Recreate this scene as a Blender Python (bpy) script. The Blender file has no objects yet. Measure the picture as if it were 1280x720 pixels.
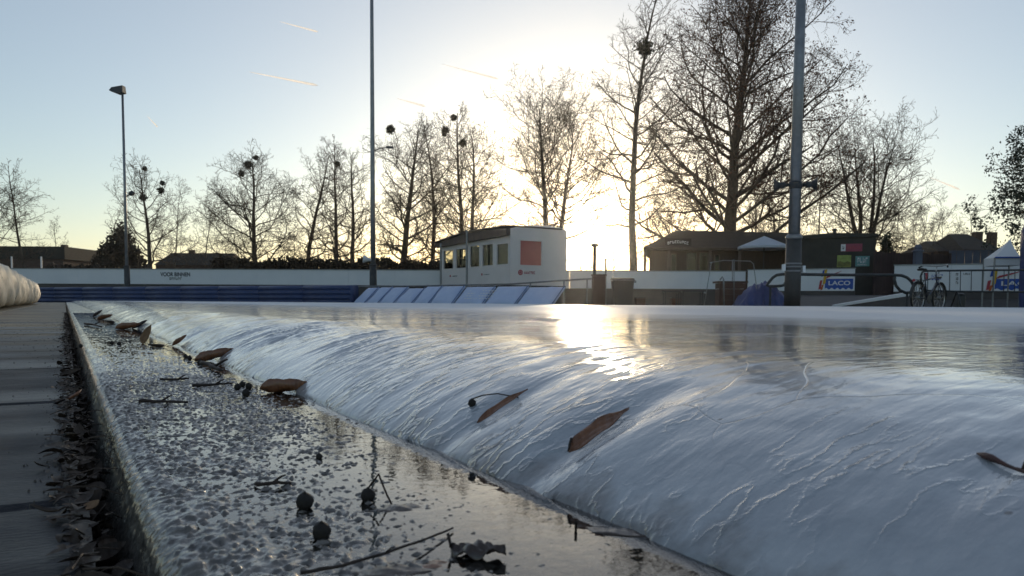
import bpy, math, random
import numpy as np
from mathutils import Vector, Matrix, Quaternion

R = math.radians
sc = bpy.context.scene
COL = sc.collection
rnd = random.Random(7)

# ------------------------------------------------------------------ camera
FPX = 960.0
PITCH, ROLL = R(3.6), R(0.36)
HOR = 378.0
CY = HOR + FPX * math.tan(PITCH)
CAM = Vector((0, 0, 0.12))
cam_rot = Matrix.Rotation(math.pi / 2 - PITCH, 4, 'X') @ Matrix.Rotation(ROLL, 4, 'Z')
cd = bpy.data.cameras.new('camera')
cam = bpy.data.objects.new('camera', cd)
COL.objects.link(cam)
cam.matrix_world = Matrix.Translation(CAM) @ cam_rot
cd.sensor_width = 36
cd.lens = 36 * FPX / 1280
cd.shift_y = (CY - 360) / 1280
cd.clip_start = 0.01
cd.clip_end = 12000
cd.dof.use_dof = True
cd.dof.focus_distance = 1.3
cd.dof.aperture_fstop = 26
sc.camera = cam


def ray(px, py):
    d = Vector(((px - 640) / FPX, -(py - CY) / FPX, -1))
    return (cam_rot.to_3x3() @ d).normalized()


def at(px, py, Y):
    d = ray(px, py)
    return CAM + d * (Y / d.y)


def onz(px, py, z):
    d = ray(px, py)
    return CAM + d * ((z - CAM.z) / d.z)


# ------------------------------------------------------------------ materials
def nodes_of(name):
    m = bpy.data.materials.new(name)
    m.use_nodes = True
    nt = m.node_tree
    return m, nt, nt.nodes['Principled BSDF'], nt.nodes['Material Output']


def N(nt, t, **kw):
    n = nt.nodes.new(t)
    for k, v in kw.items():
        if k in n.inputs:
            n.inputs[k].default_value = v
        else:
            setattr(n, k, v)
    return n


def ramp(nt, fac, stops):
    r = nt.nodes.new('ShaderNodeValToRGB')
    while len(r.color_ramp.elements) < len(stops):
        r.color_ramp.elements.new(0.5)
    for e, (p, c) in zip(r.color_ramp.elements, stops):
        e.position = p
        e.color = (c, c, c, 1) if isinstance(c, (int, float)) else (*c, 1)
    nt.links.new(fac, r.inputs[0])
    return r


MATS = {}


def pmat(name, c1, c2=None, scale=8.0, rough=0.7, bump=0.0, bscale=None, metallic=0.0, stretch=(1, 1, 1), coat=0.0, spec=0.5, detail=5, bdist=0.01):
    if name in MATS:
        return MATS[name]
    m, nt, b, out = nodes_of(name)
    c2 = c2 or tuple(x * 0.72 for x in c1)
    tc = N(nt, 'ShaderNodeTexCoord')
    mp = N(nt, 'ShaderNodeMapping')
    mp.inputs['Scale'].default_value = stretch
    nt.links.new(tc.outputs['Object'], mp.inputs[0])
    nz = N(nt, 'ShaderNodeTexNoise', Scale=scale, Detail=float(detail), Roughness=0.6)
    nt.links.new(mp.outputs[0], nz.inputs['Vector'])
    rp = ramp(nt, nz.outputs['Fac'], [(0.32, c2), (0.68, c1)])
    nt.links.new(rp.outputs[0], b.inputs['Base Color'])
    b.inputs['Roughness'].default_value = rough
    b.inputs['Metallic'].default_value = metallic
    b.inputs['Coat Weight'].default_value = coat
    b.inputs['Specular IOR Level'].default_value = spec
    if bump:
        nb = N(nt, 'ShaderNodeTexNoise', Scale=bscale or scale * 3, Detail=4.0)
        nt.links.new(mp.outputs[0], nb.inputs['Vector'])
        bp = N(nt, 'ShaderNodeBump', Strength=bump, Distance=bdist)
        nt.links.new(nb.outputs['Fac'], bp.inputs['Height'])
        nt.links.new(bp.outputs[0], b.inputs['Normal'])
    MATS[name] = m
    return m


M_bark = pmat('bark', (0.12, 0.088, 0.062), (0.06, 0.045, 0.034), 6, 0.9, 0.6, 14)
M_twig = pmat('twigs', (0.15, 0.105, 0.065), (0.08, 0.058, 0.04), 3, 0.9)
M_twig_red = pmat('twigs_reddish', (0.15, 0.085, 0.055), (0.09, 0.05, 0.035), 3, 0.9)
M_mist = pmat('mistletoe_green', (0.05, 0.055, 0.022), (0.03, 0.03, 0.015), 6, 0.8)
M_dryleaf = pmat('withered_leaves', (0.22, 0.085, 0.045), (0.12, 0.05, 0.03), 2, 0.8)
M_hedge = pmat('hedge_leaves', (0.075, 0.048, 0.03), (0.03, 0.022, 0.014), 1.2, 0.9)
M_ever = pmat('evergreen_leaves', (0.035, 0.05, 0.02), (0.018, 0.026, 0.012), 2, 0.55)
M_board = pmat('white_board', (0.82, 0.83, 0.84), (0.74, 0.76, 0.78), 0.8, 0.5, 0.05, 4)
M_base = pmat('wall_base_concrete', (0.11, 0.10, 0.095), (0.07, 0.065, 0.065), 1.4, 0.85, 0.3, 12)
M_navy = pmat('navy_vinyl', (0.035, 0.06, 0.16), (0.025, 0.045, 0.12), 3, 0.42, 0.25, 5, bdist=0.03)
M_lblue = pmat('pale_blue_tarpaulin', (0.54, 0.62, 0.80), (0.42, 0.51, 0.72), 1.5, 0.5, 0.6, 3, bdist=0.05)
M_seam = pmat('dark_seam', (0.15, 0.21, 0.38), None, 5, 0.7)
M_galv = pmat('galvanised_steel', (0.30, 0.31, 0.32), (0.22, 0.23, 0.24), 5, 0.45, metallic=0.7)
M_dsteel = pmat('dark_painted_steel', (0.045, 0.05, 0.055), (0.03, 0.033, 0.036), 6, 0.5)
M_mastlow = pmat('mast_dark_base', (0.06, 0.06, 0.06), (0.035, 0.035, 0.037), 4, 0.6, 0.2, 20)
M_cabin = pmat('cabin_panel_white', (0.82, 0.77, 0.75), (0.75, 0.70, 0.68), 0.9, 0.5)
M_fascia = pmat('dark_fascia', (0.14, 0.105, 0.085), (0.09, 0.07, 0.06), 3, 0.7)
M_red = pmat('red_print', (0.45, 0.05, 0.07), (0.38, 0.04, 0.06), 8, 0.5)
M_black = pmat('black_print', (0.02, 0.02, 0.03), None, 8, 0.6)
M_roof = pmat('roof_tiles', (0.04, 0.032, 0.025), (0.022, 0.018, 0.015), 2.5, 0.85, 0.5, 9, stretch=(1, 1, 3))
M_housewall = pmat('house_brick', (0.12, 0.07, 0.05), (0.07, 0.045, 0.035), 5, 0.9, 0.3, 20)
M_pubwall = pmat('brown_timber_wall', (0.06, 0.04, 0.028), (0.035, 0.024, 0.018), 3, 0.8, 0.3, 8, stretch=(6, 6, 0.6))
M_kiosk = pmat('kiosk_dark_panel', (0.045, 0.043, 0.035), (0.028, 0.027, 0.023), 2, 0.7)
M_parasol = pmat('parasol_cloth', (0.60, 0.64, 0.70), (0.5, 0.54, 0.6), 1.2, 0.75)
M_bluetarp = pmat('blue_tarpaulin', (0.06, 0.08, 0.22), (0.035, 0.05, 0.15), 2.5, 0.4, 0.6, 9, bdist=0.03)
M_wood = pmat('red_brown_wood', (0.11, 0.05, 0.035), (0.065, 0.03, 0.022), 3, 0.75, 0.3, 10, stretch=(1, 1, 0.2))
M_plastic = pmat('dark_grey_plastic', (0.045, 0.047, 0.048), (0.035, 0.036, 0.037), 5, 0.5)
M_rubber = pmat('black_rubber', (0.02, 0.02, 0.02), None, 20, 0.75)
M_rim = pmat('alloy_rim', (0.5, 0.5, 0.5), None, 20, 0.3, metallic=0.9)
M_bframe = pmat('bike_frame_paint', (0.05, 0.06, 0.09), None, 12, 0.25, coat=0.5)
M_cream = pmat('cream_tarpaulin', (0.66, 0.60, 0.48), (0.52, 0.46, 0.36), 3, 0.5, 0.5, 7, bdist=0.02)
M_logoblue = pmat('banner_blue', (0.02, 0.09, 0.42), (0.018, 0.08, 0.38), 6, 0.45)
M_white = pmat('white_print', (0.78, 0.78, 0.78), (0.72, 0.72, 0.72), 9, 0.5)
M_yellow = pmat('banner_yellow', (0.75, 0.46, 0.03), None, 9, 0.5)
M_orange = pmat('banner_orange', (0.6, 0.14, 0.03), None, 9, 0.5)
M_greenp = pmat('poster_green', (0.42, 0.5, 0.12), (0.2, 0.26, 0.06), 3, 0.5)
M_teal = pmat('poster_teal', (0.16, 0.36, 0.34), (0.12, 0.28, 0.28), 4, 0.5)
M_pink = pmat('sign_crimson', (0.34, 0.05, 0.10), (0.28, 0.04, 0.08), 6, 0.5)
M_greywall = pmat('blue_grey_panel', (0.13, 0.15, 0.21), (0.10, 0.12, 0.17), 1.2, 0.7)
M_fencewood = pmat('dark_fence_wood', (0.075, 0.045, 0.045), (0.045, 0.03, 0.03), 2, 0.85, 0.3, 9, stretch=(6, 6, 0.5))
M_trail = None


def glass_mat():
    m, nt, b, out = nodes_of('window_glass')
    g = N(nt, 'ShaderNodeBsdfGlossy', Roughness=0.03)
    t = N(nt, 'ShaderNodeBsdfTransparent')
    t.inputs[0].default_value = (0.55, 0.56, 0.52, 1)
    tc = N(nt, 'ShaderNodeTexCoord')
    nz = N(nt, 'ShaderNodeTexNoise', Scale=1.3)
    nt.links.new(tc.outputs['Object'], nz.inputs['Vector'])
    bp = N(nt, 'ShaderNodeBump', Strength=0.1, Distance=0.05)
    nt.links.new(nz.outputs['Fac'], bp.inputs['Height'])
    nt.links.new(bp.outputs[0], g.inputs['Normal'])
    lwf = N(nt, 'ShaderNodeLayerWeight', Blend=0.5)
    pwf = N(nt, 'ShaderNodeMath', operation='POWER')
    nt.links.new(lwf.outputs['Facing'], pwf.inputs[0])
    pwf.inputs[1].default_value = 3.5
    fr = N(nt, 'ShaderNodeMath', operation='MULTIPLY_ADD')
    nt.links.new(pwf.outputs[0], fr.inputs[0])
    fr.inputs[1].default_value = 0.75
    fr.inputs[2].default_value = 0.04
    mx = N(nt, 'ShaderNodeMixShader')
    nt.links.new(fr.outputs[0], mx.inputs[0])
    nt.links.new(t.outputs[0], mx.inputs[1])
    nt.links.new(g.outputs[0], mx.inputs[2])
    nt.links.new(mx.outputs[0], out.inputs['Surface'])
    nt.nodes.remove(b)
    return m


M_glass = glass_mat()


# ------------------------------------------------------------------ mesh builder
class MB:
    def __init__(s):
        s.v, s.f = [], []

    def add(s, vs, fs):
        o = len(s.v)
        s.v += [tuple(v) for v in vs]
        s.f += [tuple(i + o for i in f) for f in fs]
        return s

    def box(s, c, size, m=None, bev=0.0):
        hx, hy, hz = (x / 2 for x in size)
        if bev <= 0:
            vs = [Vector((x, y, z)) for x in (-hx, hx) for y in (-hy, hy) for z in (-hz, hz)]
            fs = [(0, 1, 3, 2), (4, 6, 7, 5), (0, 4, 5, 1), (2, 3, 7, 6), (0, 2, 6, 4), (1, 5, 7, 3)]
        else:  # chamfered on the vertical edges and the top
            b = min(bev, hx * .9, hy * .9)
            ring = [(-hx + b, -hy), (hx - b, -hy), (hx, -hy + b), (hx, hy - b), (hx - b, hy), (-hx + b, hy), (-hx, hy - b), (-hx, -hy + b)]
            vs = []
            for z, k in ((-hz, 1), (hz - b, 1), (hz, 0)):
                for (x, y) in ring:
                    vs.append(Vector((x if k else x * (1 - b / hx * .6), y if k else y * (1 - b / hy * .6), z)))
            fs = [tuple(range(7, -1, -1)), tuple(range(16, 24))]
            for L in (0, 8):
                for i in range(8):
                    j = (i + 1) % 8
                    fs.append((L + i, L + j, L + 8 + j, L + 8 + i))
        c = Vector(c)
        if m is not None:
            vs = [m @ v for v in vs]
        return s.add([c + v for v in vs], fs)

    def tube(s, pts, rad, n=8, cap=True):
        pts = [Vector(p) for p in pts]
        if not hasattr(rad, '__len__'):
            rad = [rad] * len(pts)
        vs, fs = [], []
        prev = None
        for i, p in enumerate(pts):
            t = (pts[min(i + 1, len(pts) - 1)] - pts[max(i - 1, 0)]).normalized()
            if prev is None:
                a = t.orthogonal().normalized()
            else:
                a = (prev - t * prev.dot(t))
                a = a.normalized() if a.length > 1e-6 else t.orthogonal().normalized()
            prev = a
            b = t.cross(a)
            for k in range(n):
                w = 2 * math.pi * k / n
                vs.append(p + (a * math.cos(w) + b * math.sin(w)) * rad[i])
        for i in range(len(pts) - 1):
            for k in range(n):
                j = (k + 1) % n
                fs.append((i * n + k, i * n + j, (i + 1) * n + j, (i + 1) * n + k))
        if cap:
            fs.append(tuple(range(n - 1, -1, -1)))
            o = (len(pts) - 1) * n
            fs.append(tuple(o + k for k in range(n)))
        return s.add(vs, fs)

    def lathe(s, c, prof, n=16, axis=None):
        """prof: list of (r, h) along axis"""
        ax = Vector(axis or (0, 0, 1)).normalized()
        a = ax.orthogonal().normalized()
        b = ax.cross(a)
        c = Vector(c)
        vs, fs = [], []
        for (r, h) in prof:
            for k in range(n):
                w = 2 * math.pi * k / n
                vs.append(c + ax * h + (a * math.cos(w) + b * math.sin(w)) * max(r, 1e-4))
        for i in range(len(prof) - 1):
            for k in range(n):
                j = (k + 1) % n
                fs.append((i * n + k, i * n + j, (i + 1) * n + j, (i + 1) * n + k))
        fs.append(tuple(range(n - 1, -1, -1)))
        o = (len(prof) - 1) * n
        fs.append(tuple(o + k for k in range(n)))
        return s.add(vs, fs)

    def prism(s, poly, off):
        """poly: list of 3D points, extruded by vector off"""
        off = Vector(off)
        n = len(poly)
        vs = [Vector(p) for p in poly] + [Vector(p) + off for p in poly]
        fs = [tuple(range(n - 1, -1, -1)), tuple(range(n, 2 * n))]
        for i in range(n):
            j = (i + 1) % n
            fs.append((i, j, n + j, n + i))
        return s.add(vs, fs)

    def torus(s, c, axis, Rr, r, n=28, m=8):
        ax = Vector(axis).normalized()
        a = ax.orthogonal().normalized()
        b = ax.cross(a)
        c = Vector(c)
        vs, fs = [], []
        for i in range(n):
            w = 2 * math.pi * i / n
            d = a * math.cos(w) + b * math.sin(w)
            for k in range(m):
                q = 2 * math.pi * k / m
                vs.append(c + d * (Rr + r * math.cos(q)) + ax * r * math.sin(q))
        for i in range(n):
            for k in range(m):
                i2, k2 = (i + 1) % n, (k + 1) % m
                fs.append((i * m + k, i2 * m + k, i2 * m + k2, i * m + k2))
        return s.add(vs, fs)

    def mesh(s, off=Vector((0, 0, 0))):
        me = bpy.data.meshes.new('mesh')
        me.from_pydata([tuple(Vector(v) - off) for v in s.v], [], s.f)
        return me


ORI = {}


def link(name, me, mat, parent=None, smooth=False, loc=None):
    me.name = name
    o = bpy.data.objects.new(name, me)
    COL.objects.link(o)
    me.materials.append(mat)
    if smooth:
        me.polygons.foreach_set('use_smooth', [True] * len(me.polygons))
    me.update()
    if loc is not None:
        o.location = loc
    if parent is not None:
        o.parent = parent
    return o


def build(name, mb, mat, parent=None, smooth=False, local=False):
    """verts in world coordinates unless local"""
    if local:
        return link(name, mb.mesh(), mat, parent, smooth)
    if parent is not None:
        off = ORI[parent]
        o = link(name, mb.mesh(off), mat, parent, smooth)
        ORI[o] = off
        return o
    vs = mb.v
    xs, ys, zs = zip(*vs)
    off = Vector(((min(xs) + max(xs)) / 2, (min(ys) + max(ys)) / 2, min(zs)))
    o = link(name, mb.mesh(off), mat, None, smooth, off)
    ORI[o] = off
    return o


def tag(o, label, cat, group=None):
    o['label'] = label
    o['category'] = cat
    if group:
        o['group'] = group
    return o


def thing(name, label, cat, loc, group=None, rz=0.0):
    o = bpy.data.objects.new(name, None)
    COL.objects.link(o)
    o.empty_display_size = 0.2
    o.location = loc
    o.rotation_euler.z = rz
    ORI[o] = Vector(loc)
    return tag(o, label, cat, group)


def struct(o, kind='structure'):
    o['kind'] = kind
    return o


class Face:
    """vertical plane through ground points p0->p1; normal towards the camera side"""

    def __init__(s, p0, p1):
        s.o = Vector((p0[0], p0[1], 0))
        d = Vector((p1[0] - p0[0], p1[1] - p0[1], 0))
        s.L = d.length
        s.a = d.normalized()
        s.n = Vector((s.a.y, -s.a.x, 0))
        s.z = Vector((0, 0, 1))

    def pt(s, u, z, d=0.0):
        return s.o + s.a * u + s.n * d + s.z * z

    def hit(s, px, py):
        d = ray(px, py)
        k = (s.o - CAM).dot(s.n) / d.dot(s.n)
        p = CAM + d * k
        return (p - s.o).dot(s.a), p.z

    def box(s, mb, u0, u1, z0, z1, d0, d1):
        vs = [s.pt(u, z, d) for u in (u0, u1) for d in (d0, d1) for z in (z0, z1)]
        mb.add(vs, [(0, 1, 3, 2), (4, 6, 7, 5), (0, 4, 5, 1), (2, 3, 7, 6), (0, 2, 6, 4), (1, 5, 7, 3)])
        return mb

    def poly(s, mb, uz, d0, d1):
        return mb.prism([s.pt(u, z, d0) for u, z in uz], s.n * (d1 - d0))


_font_cache = {}


def text_poly(txt, size, bold=0.0):
    cu = bpy.data.curves.new('t', 'FONT')
    cu.body = txt
    cu.size = size
    cu.offset = bold
    cu.extrude = 0.004
    ob = bpy.data.objects.new('t', cu)
    COL.objects.link(ob)
    bpy.context.view_layer.update()
    me = bpy.data.meshes.new_from_object(ob.evaluated_get(bpy.context.evaluated_depsgraph_get()))
    vs = [tuple(v.co) for v in me.vertices]
    fs = [tuple(p.vertices) for p in me.polygons]
    bpy.data.objects.remove(ob)
    bpy.data.curves.remove(cu)
    bpy.data.meshes.remove(me)
    return vs, fs


def text_on(face, mb, txt, u0, u1, z0, z1, d, bold=0.0):
    vs, fs = text_poly(txt, 1.0, bold)
    xs = [v[0] for v in vs]
    ys = [v[1] for v in vs]
    sx = (u1 - u0) / (max(xs) - min(xs))
    sy = (z1 - z0) / (max(ys) - min(ys))
    mb.add([face.pt(u0 + (v[0] - min(xs)) * sx, z0 + (v[1] - min(ys)) * sy, d + v[2]) for v in vs], fs)


def glyphs(face, mb, u0, u1, z0, z1, d, n, seed, arch=0.0):
    """lettering too small to read: short irregular strokes"""
    r = random.Random(seed)
    w = (u1 - u0) / n
    for i in range(n):
        c = u0 + (i + 0.5) * w
        dz = arch * (1 - ((i + .5) / n * 2 - 1) ** 2)
        h = z1 - z0
        face.box(mb, c - w * .36, c - w * .18, z0 + dz, z1 + dz, d, d + .01)
        k = r.random()
        if k > .35:
            face.box(mb, c - w * .18, c + w * .34, z1 - h * .25 + dz, z1 + dz, d, d + .009)
        if k < .7:
            face.box(mb, c - w * .18, c + w * .30, z0 + dz, z0 + h * .22 + dz, d, d + .009)
        if r.random() > .4:
            face.box(mb, c + w * .15, c + w * .34, z0 + h * .22 + dz, z1 - h * .25 + dz, d, d + .009)


# ------------------------------------------------------------------ noise
def vnoise(x, y, seed=0):
    xi = np.floor(x).astype(np.int64)
    yi = np.floor(y).astype(np.int64)
    xf = x - xi
    yf = y - yi
    u = xf * xf * xf * (xf * (xf * 6 - 15) + 10)
    v = yf * yf * yf * (yf * (yf * 6 - 15) + 10)

    def h(a, b):
        n = (a * 374761393 + b * 668265263 + seed * 1442695041) & 0x7fffffff
        n = ((n ^ (n >> 13)) * 1274126177) & 0x7fffffff
        n = (n ^ (n >> 16)) & 0xffff
        return n / 65535.0 * 2 - 1
    a, b, c, d = h(xi, yi), h(xi + 1, yi), h(xi, yi + 1), h(xi + 1, yi + 1)
    return (a * (1 - u) + b * u) * (1 - v) + (c * (1 - u) + d * u) * v


def fbm(x, y, seed=0, o=3):
    s = 0
    a = 1.0
    for i in range(o):
        s = s + a * vnoise(x * 2 ** i, y * 2 ** i, seed + i * 17)
        a *= 0.5
    return s


def sstep(a, b, x):
    t = np.clip((x - a) / (b - a), 0, 1)
    return t * t * (3 - 2 * t)


def grid_mesh(S, T, P, keep=None):
    """P: (len(T), len(S), 3) array"""
    nt_, ns_ = P.shape[:2]
    idx = np.arange(nt_ * ns_).reshape(nt_, ns_)
    q = np.stack([idx[:-1, :-1], idx[:-1, 1:], idx[1:, 1:], idx[1:, :-1]], -1).reshape(-1, 4)
    if keep is not None:
        q = q[keep.reshape(-1)]
    return np_mesh(P.reshape(-1, 3), q)


def np_mesh(V, Q):
    me = bpy.data.meshes.new('mesh')
    k = Q.shape[1]
    me.vertices.add(len(V))
    me.vertices.foreach_set('co', np.ascontiguousarray(V, dtype=np.float32).ravel())
    me.loops.add(Q.size)
    me.loops.foreach_set('vertex_index', np.ascontiguousarray(Q, dtype=np.int32).ravel())
    me.polygons.add(len(Q))
    me.polygons.foreach_set('loop_start', np.arange(0, Q.size, k, dtype=np.int32))
    me.polygons.foreach_set('loop_total', np.full(len(Q), k, dtype=np.int32))
    me.update(calc_edges=True)
    me.validate()
    return me


# ------------------------------------------------------------------ kerb frame: s to the right of the kerb line, t along it
TH = math.atan((640 - 82) / FPX)
SN, CS = math.sin(TH), math.cos(TH)


def st(p):
    return p[0] * CS + p[1] * SN, -p[0] * SN + p[1] * CS


def ts(s, t, z=0.0):
    return Vector((s * CS - t * SN, s * SN + t * CS, z))


ICE_H = 0.076
DENTS = []          # (s, t, half-length along s, half-width along t, depth)


def ice_z(s, t, fine=True):
    s = np.asarray(s, float)
    t = np.asarray(t, float)
    s0 = 0.252 + 0.006 * vnoise(t * 2.3, t * 0 + 3.1, 5) + 0.004 * vnoise(t * 9, t * 0 + 1.1, 6)
    W = 0.29 + 0.03 * vnoise(t * 1.7, t * 0 + .5, 8)
    u = np.clip((s - s0) / W, 0, 1)
    z = ICE_H * (1 - (1 - u) ** 2.35) ** (1 / 1.18)
    face = u * (1 - u) ** 1.2 * 3.2          # 0 at foot, 0 on the flat top
    z = z + face * 0.0022 * fbm(s * 5 + 2, t * 5, 11, 2)
    z = z + (u > 0.3) * sstep(.3, 1, u) * 0.0012 * fbm(s * 1.1, t * 1.1, 15, 2) * (1 - sstep(1.5, 5, np.maximum(s, t)))
    if fine:
        # frozen run-off ribs running down the face
        warp = 0.012 * fbm(s * 9, t * 9, 21, 2) + 0.03 * s
        q = t + warp
        rid = 1 - np.abs(vnoise(q * 46, s * 3.2, 31)) * 2
        rid2 = 1 - np.abs(vnoise(q * 105, s * 7 + 4, 37)) * 2
        patch = sstep(-0.35, .45, fbm(s * 4 + 9, t * 3.1, 41, 2))
        amp = (face * 1.0 + .10 * (u > .02)) * (0.25 + 0.75 * patch)
        fade = 1 / (1 + 0.3 * np.maximum(0, s - .6) * 4)
        near = sstep(.2, .9, t)
        amp = amp * (0.2 + 0.8 * near)
        z = z + fade * amp * (0.0031 * np.clip(rid, -.25, 1) ** 3 + 0.0018 * np.clip(rid2, -.5, 1) ** 3)
        z = z + fade * 0.0006 * fbm(s * 40, t * 40, 51, 2) * (u > 0.02) * (0.3 + face)
    for (ds, dt, ls, lt, dep) in DENTS:
        a = ((s - ds) / ls) ** 2 + ((t - dt) / lt) ** 2
        z = z - dep * np.exp(-a * 1.6)
    z = np.where(u <= 0, -0.012, z)
    return z


def on_ice(px, py):
    d = ray(px, py)
    k = 0.2
    while k < 60:
        p = CAM + d * k
        s, t = st(p)
        if p.z <= float(ice_z(np.array([s]), np.array([t]), False)[0]):
            return p
        k += 0.0015 * max(1, k)
    return p


def geo_axis(a, b, step, far, g=1.09):
    v = list(np.arange(a, b, step))
    x, d = b, step
    while x < far:
        v.append(x)
        d *= g
        x += d
    v.append(far)
    return v


# ------------------------------------------------------------------ SETTING: ground, pavement, kerb, ice, water
GZ = -0.08
gm, nt, b, out = nodes_of('ground_asphalt')
tc = N(nt, 'ShaderNodeTexCoord')
n1 = N(nt, 'ShaderNodeTexNoise', Scale=0.35, Detail=6.0)
n2 = N(nt, 'ShaderNodeTexNoise', Scale=40.0, Detail=3.0)
nt.links.new(tc.outputs['Object'], n1.inputs['Vector'])
nt.links.new(tc.outputs['Object'], n2.inputs['Vector'])
r1 = ramp(nt, n1.outputs['Fac'], [(0.35, (0.035, 0.032, 0.028)), (0.65, (0.07, 0.062, 0.05))])
nt.links.new(r1.outputs[0], b.inputs['Base Color'])
b.inputs['Roughness'].default_value = 0.85
bp = N(nt, 'ShaderNodeBump', Strength=0.4, Distance=0.01)
nt.links.new(n2.outputs['Fac'], bp.inputs['Height'])
nt.links.new(bp.outputs[0], b.inputs['Normal'])
GS = 420
me = np_mesh(np.array([[-GS, -GS, 0], [GS, -GS, 0], [GS, GS, 0], [-GS, GS, 0]], float), np.array([[0, 1, 2, 3]]))
struct(link('ground', me, gm, loc=(0, 0, GZ)))

# pavement: slabs with joints and slightly worn edges, left of the kerb
pm, nt, b, out = nodes_of('pavement_slab')
tc = N(nt, 'ShaderNodeTexCoord')
mp = N(nt, 'ShaderNodeMapping')
mp.inputs['Scale'].default_value = (1, 2.2, 1)
nt.links.new(tc.outputs['Object'], mp.inputs[0])
n1 = N(nt, 'ShaderNodeTexNoise', Scale=9.0, Detail=8.0, Roughness=0.65)
n2 = N(nt, 'ShaderNodeTexNoise', Scale=160.0, Detail=4.0)
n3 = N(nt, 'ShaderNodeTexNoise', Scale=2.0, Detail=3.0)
for n in (n1, n2, n3):
    nt.links.new(mp.outputs[0], n.inputs['Vector'])
r1 = ramp(nt, n1.outputs['Fac'], [(0.3, (0.018, 0.019, 0.022)), (0.52, (0.042, 0.042, 0.046)), (0.75, (0.085, 0.083, 0.08))])
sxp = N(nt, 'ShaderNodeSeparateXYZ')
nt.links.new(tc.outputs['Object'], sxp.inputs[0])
sun_far = N(nt, 'ShaderNodeMapRange')  # painted sunlight fades in farther along the pavement
sun_far.inputs['From Min'].default_value = 1.6
sun_far.inputs['From Max'].default_value = 4.5
nt.links.new(sxp.outputs['Y'], sun_far.inputs['Value'])
sun_patch = ramp(nt, n3.outputs['Fac'], [(0.40, 0.15), (0.56, 1.0)])  # noise-shaped patches of low sunlight, painted into the slab colour
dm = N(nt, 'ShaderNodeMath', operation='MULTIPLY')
nt.links.new(sun_far.outputs[0], dm.inputs[0])
nt.links.new(sun_patch.outputs[0], dm.inputs[1])
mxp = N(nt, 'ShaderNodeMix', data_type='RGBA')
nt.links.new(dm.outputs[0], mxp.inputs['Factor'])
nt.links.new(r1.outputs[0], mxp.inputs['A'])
mxp.inputs['B'].default_value = (0.36, 0.30, 0.21, 1)  # warm tone of the painted sunlight
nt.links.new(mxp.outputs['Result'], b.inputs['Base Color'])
r2 = ramp(nt, n3.outputs['Fac'], [(0.35, 0.42), (0.65, 0.75)])
nt.links.new(r2.outputs[0], b.inputs['Roughness'])
ad = N(nt, 'ShaderNodeMath', operation='ADD')
nt.links.new(n1.outputs['Fac'], ad.inputs[0])
nt.links.new(n2.outputs['Fac'], ad.inputs[1])
b.inputs['Specular IOR Level'].default_value = 0.22
bp = N(nt, 'ShaderNodeBump', Strength=0.45, Distance=0.003)
nt.links.new(ad.outputs[0], bp.inputs['Height'])
nt.links.new(bp.outputs[0], b.inputs['Normal'])
mb = MB()
PZ = -0.018
pr = random.Random(3)
t0 = -1.2
row = 0
while t0 < 45:
    L = 0.6
    off = 0.0
    for c in range(5):
        sR = 0.009 - c * 0.6 + (pr.uniform(-.004, .004))
        sL = sR - 0.594
        za, zb, zc, zd = (PZ + pr.uniform(-.0012, .0012) for _ in range(4))
        g = 0.0035
        top = []
        # rounded slab: outer ring lowered a little
        e = 0.012
        ring0 = [(sL, t0 + g), (sR, t0 + g), (sR, t0 + L - g), (sL, t0 + L - g)]
        ring1 = [(sL + e, t0 + g + e), (sR - e, t0 + g + e), (sR - e, t0 + L - g - e), (sL + e, t0 + L - g - e)]
        zz = [za, zb, zc, zd]
        vs = [(a, bb, -0.075) for a, bb in ring0] + [(a, bb, z - .006) for (a, bb), z in zip(ring0, zz)] + [(a, bb, z) for (a, bb), z in zip(ring1, zz)]
        fs = []
        for k in (0, 4):
            for i in range(4):
                j = (i + 1) % 4
                fs.append((k + i, k + j, k + 4 + j, k + 4 + i))
        fs.append((8, 9, 10, 11))
        mb.add(vs, fs)
    t0 += L
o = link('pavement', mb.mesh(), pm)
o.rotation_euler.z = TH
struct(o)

# kerb: rough exposed-aggregate concrete, wet
km, nt, b, out = nodes_of('kerb_wet_concrete')
tc = N(nt, 'ShaderNodeTexCoord')
n1 = N(nt, 'ShaderNodeTexNoise', Scale=55.0, Detail=6.0, Roughness=0.7)
n2 = N(nt, 'ShaderNodeTexNoise', Scale=7.0, Detail=4.0)
n3 = N(nt, 'ShaderNodeTexVoronoi', Scale=190.0)
n4 = N(nt, 'ShaderNodeTexNoise', Scale=420.0, Detail=3.0)
for n in (n1, n2, n3, n4):
    nt.links.new(tc.outputs['Object'], n.inputs['Vector'])
r1 = ramp(nt, n1.outputs['Fac'], [(0.3, (0.035, 0.033, 0.03)), (0.5, (0.09, 0.083, 0.073)), (0.72, (0.20, 0.175, 0.14))])
nt.links.new(r1.outputs[0], b.inputs['Base Color'])
r2 = ramp(nt, n2.outputs['Fac'], [(0.35, 0.16), (0.65, 0.42)])
nt.links.new(r2.outputs[0], b.inputs['Roughness'])
ad = N(nt, 'ShaderNodeMath', operation='ADD')
nt.links.new(n4.outputs['Fac'], ad.inputs[0])
nt.links.new(n3.outputs['Distance'], ad.inputs[1])
bp = N(nt, 'ShaderNodeBump', Strength=0.6, Distance=0.0012)
nt.links.new(ad.outputs[0], bp.inputs['Height'])
nt.links.new(bp.outputs[0], b.inputs['Normal'])
b.inputs['Specular IOR Level'].default_value = 0.7
b.inputs['Coat Weight'].default_value = 0.7
b.inputs['Coat Roughness'].default_value = 0.12
b.inputs['Coat IOR'].default_value = 1.5

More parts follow.
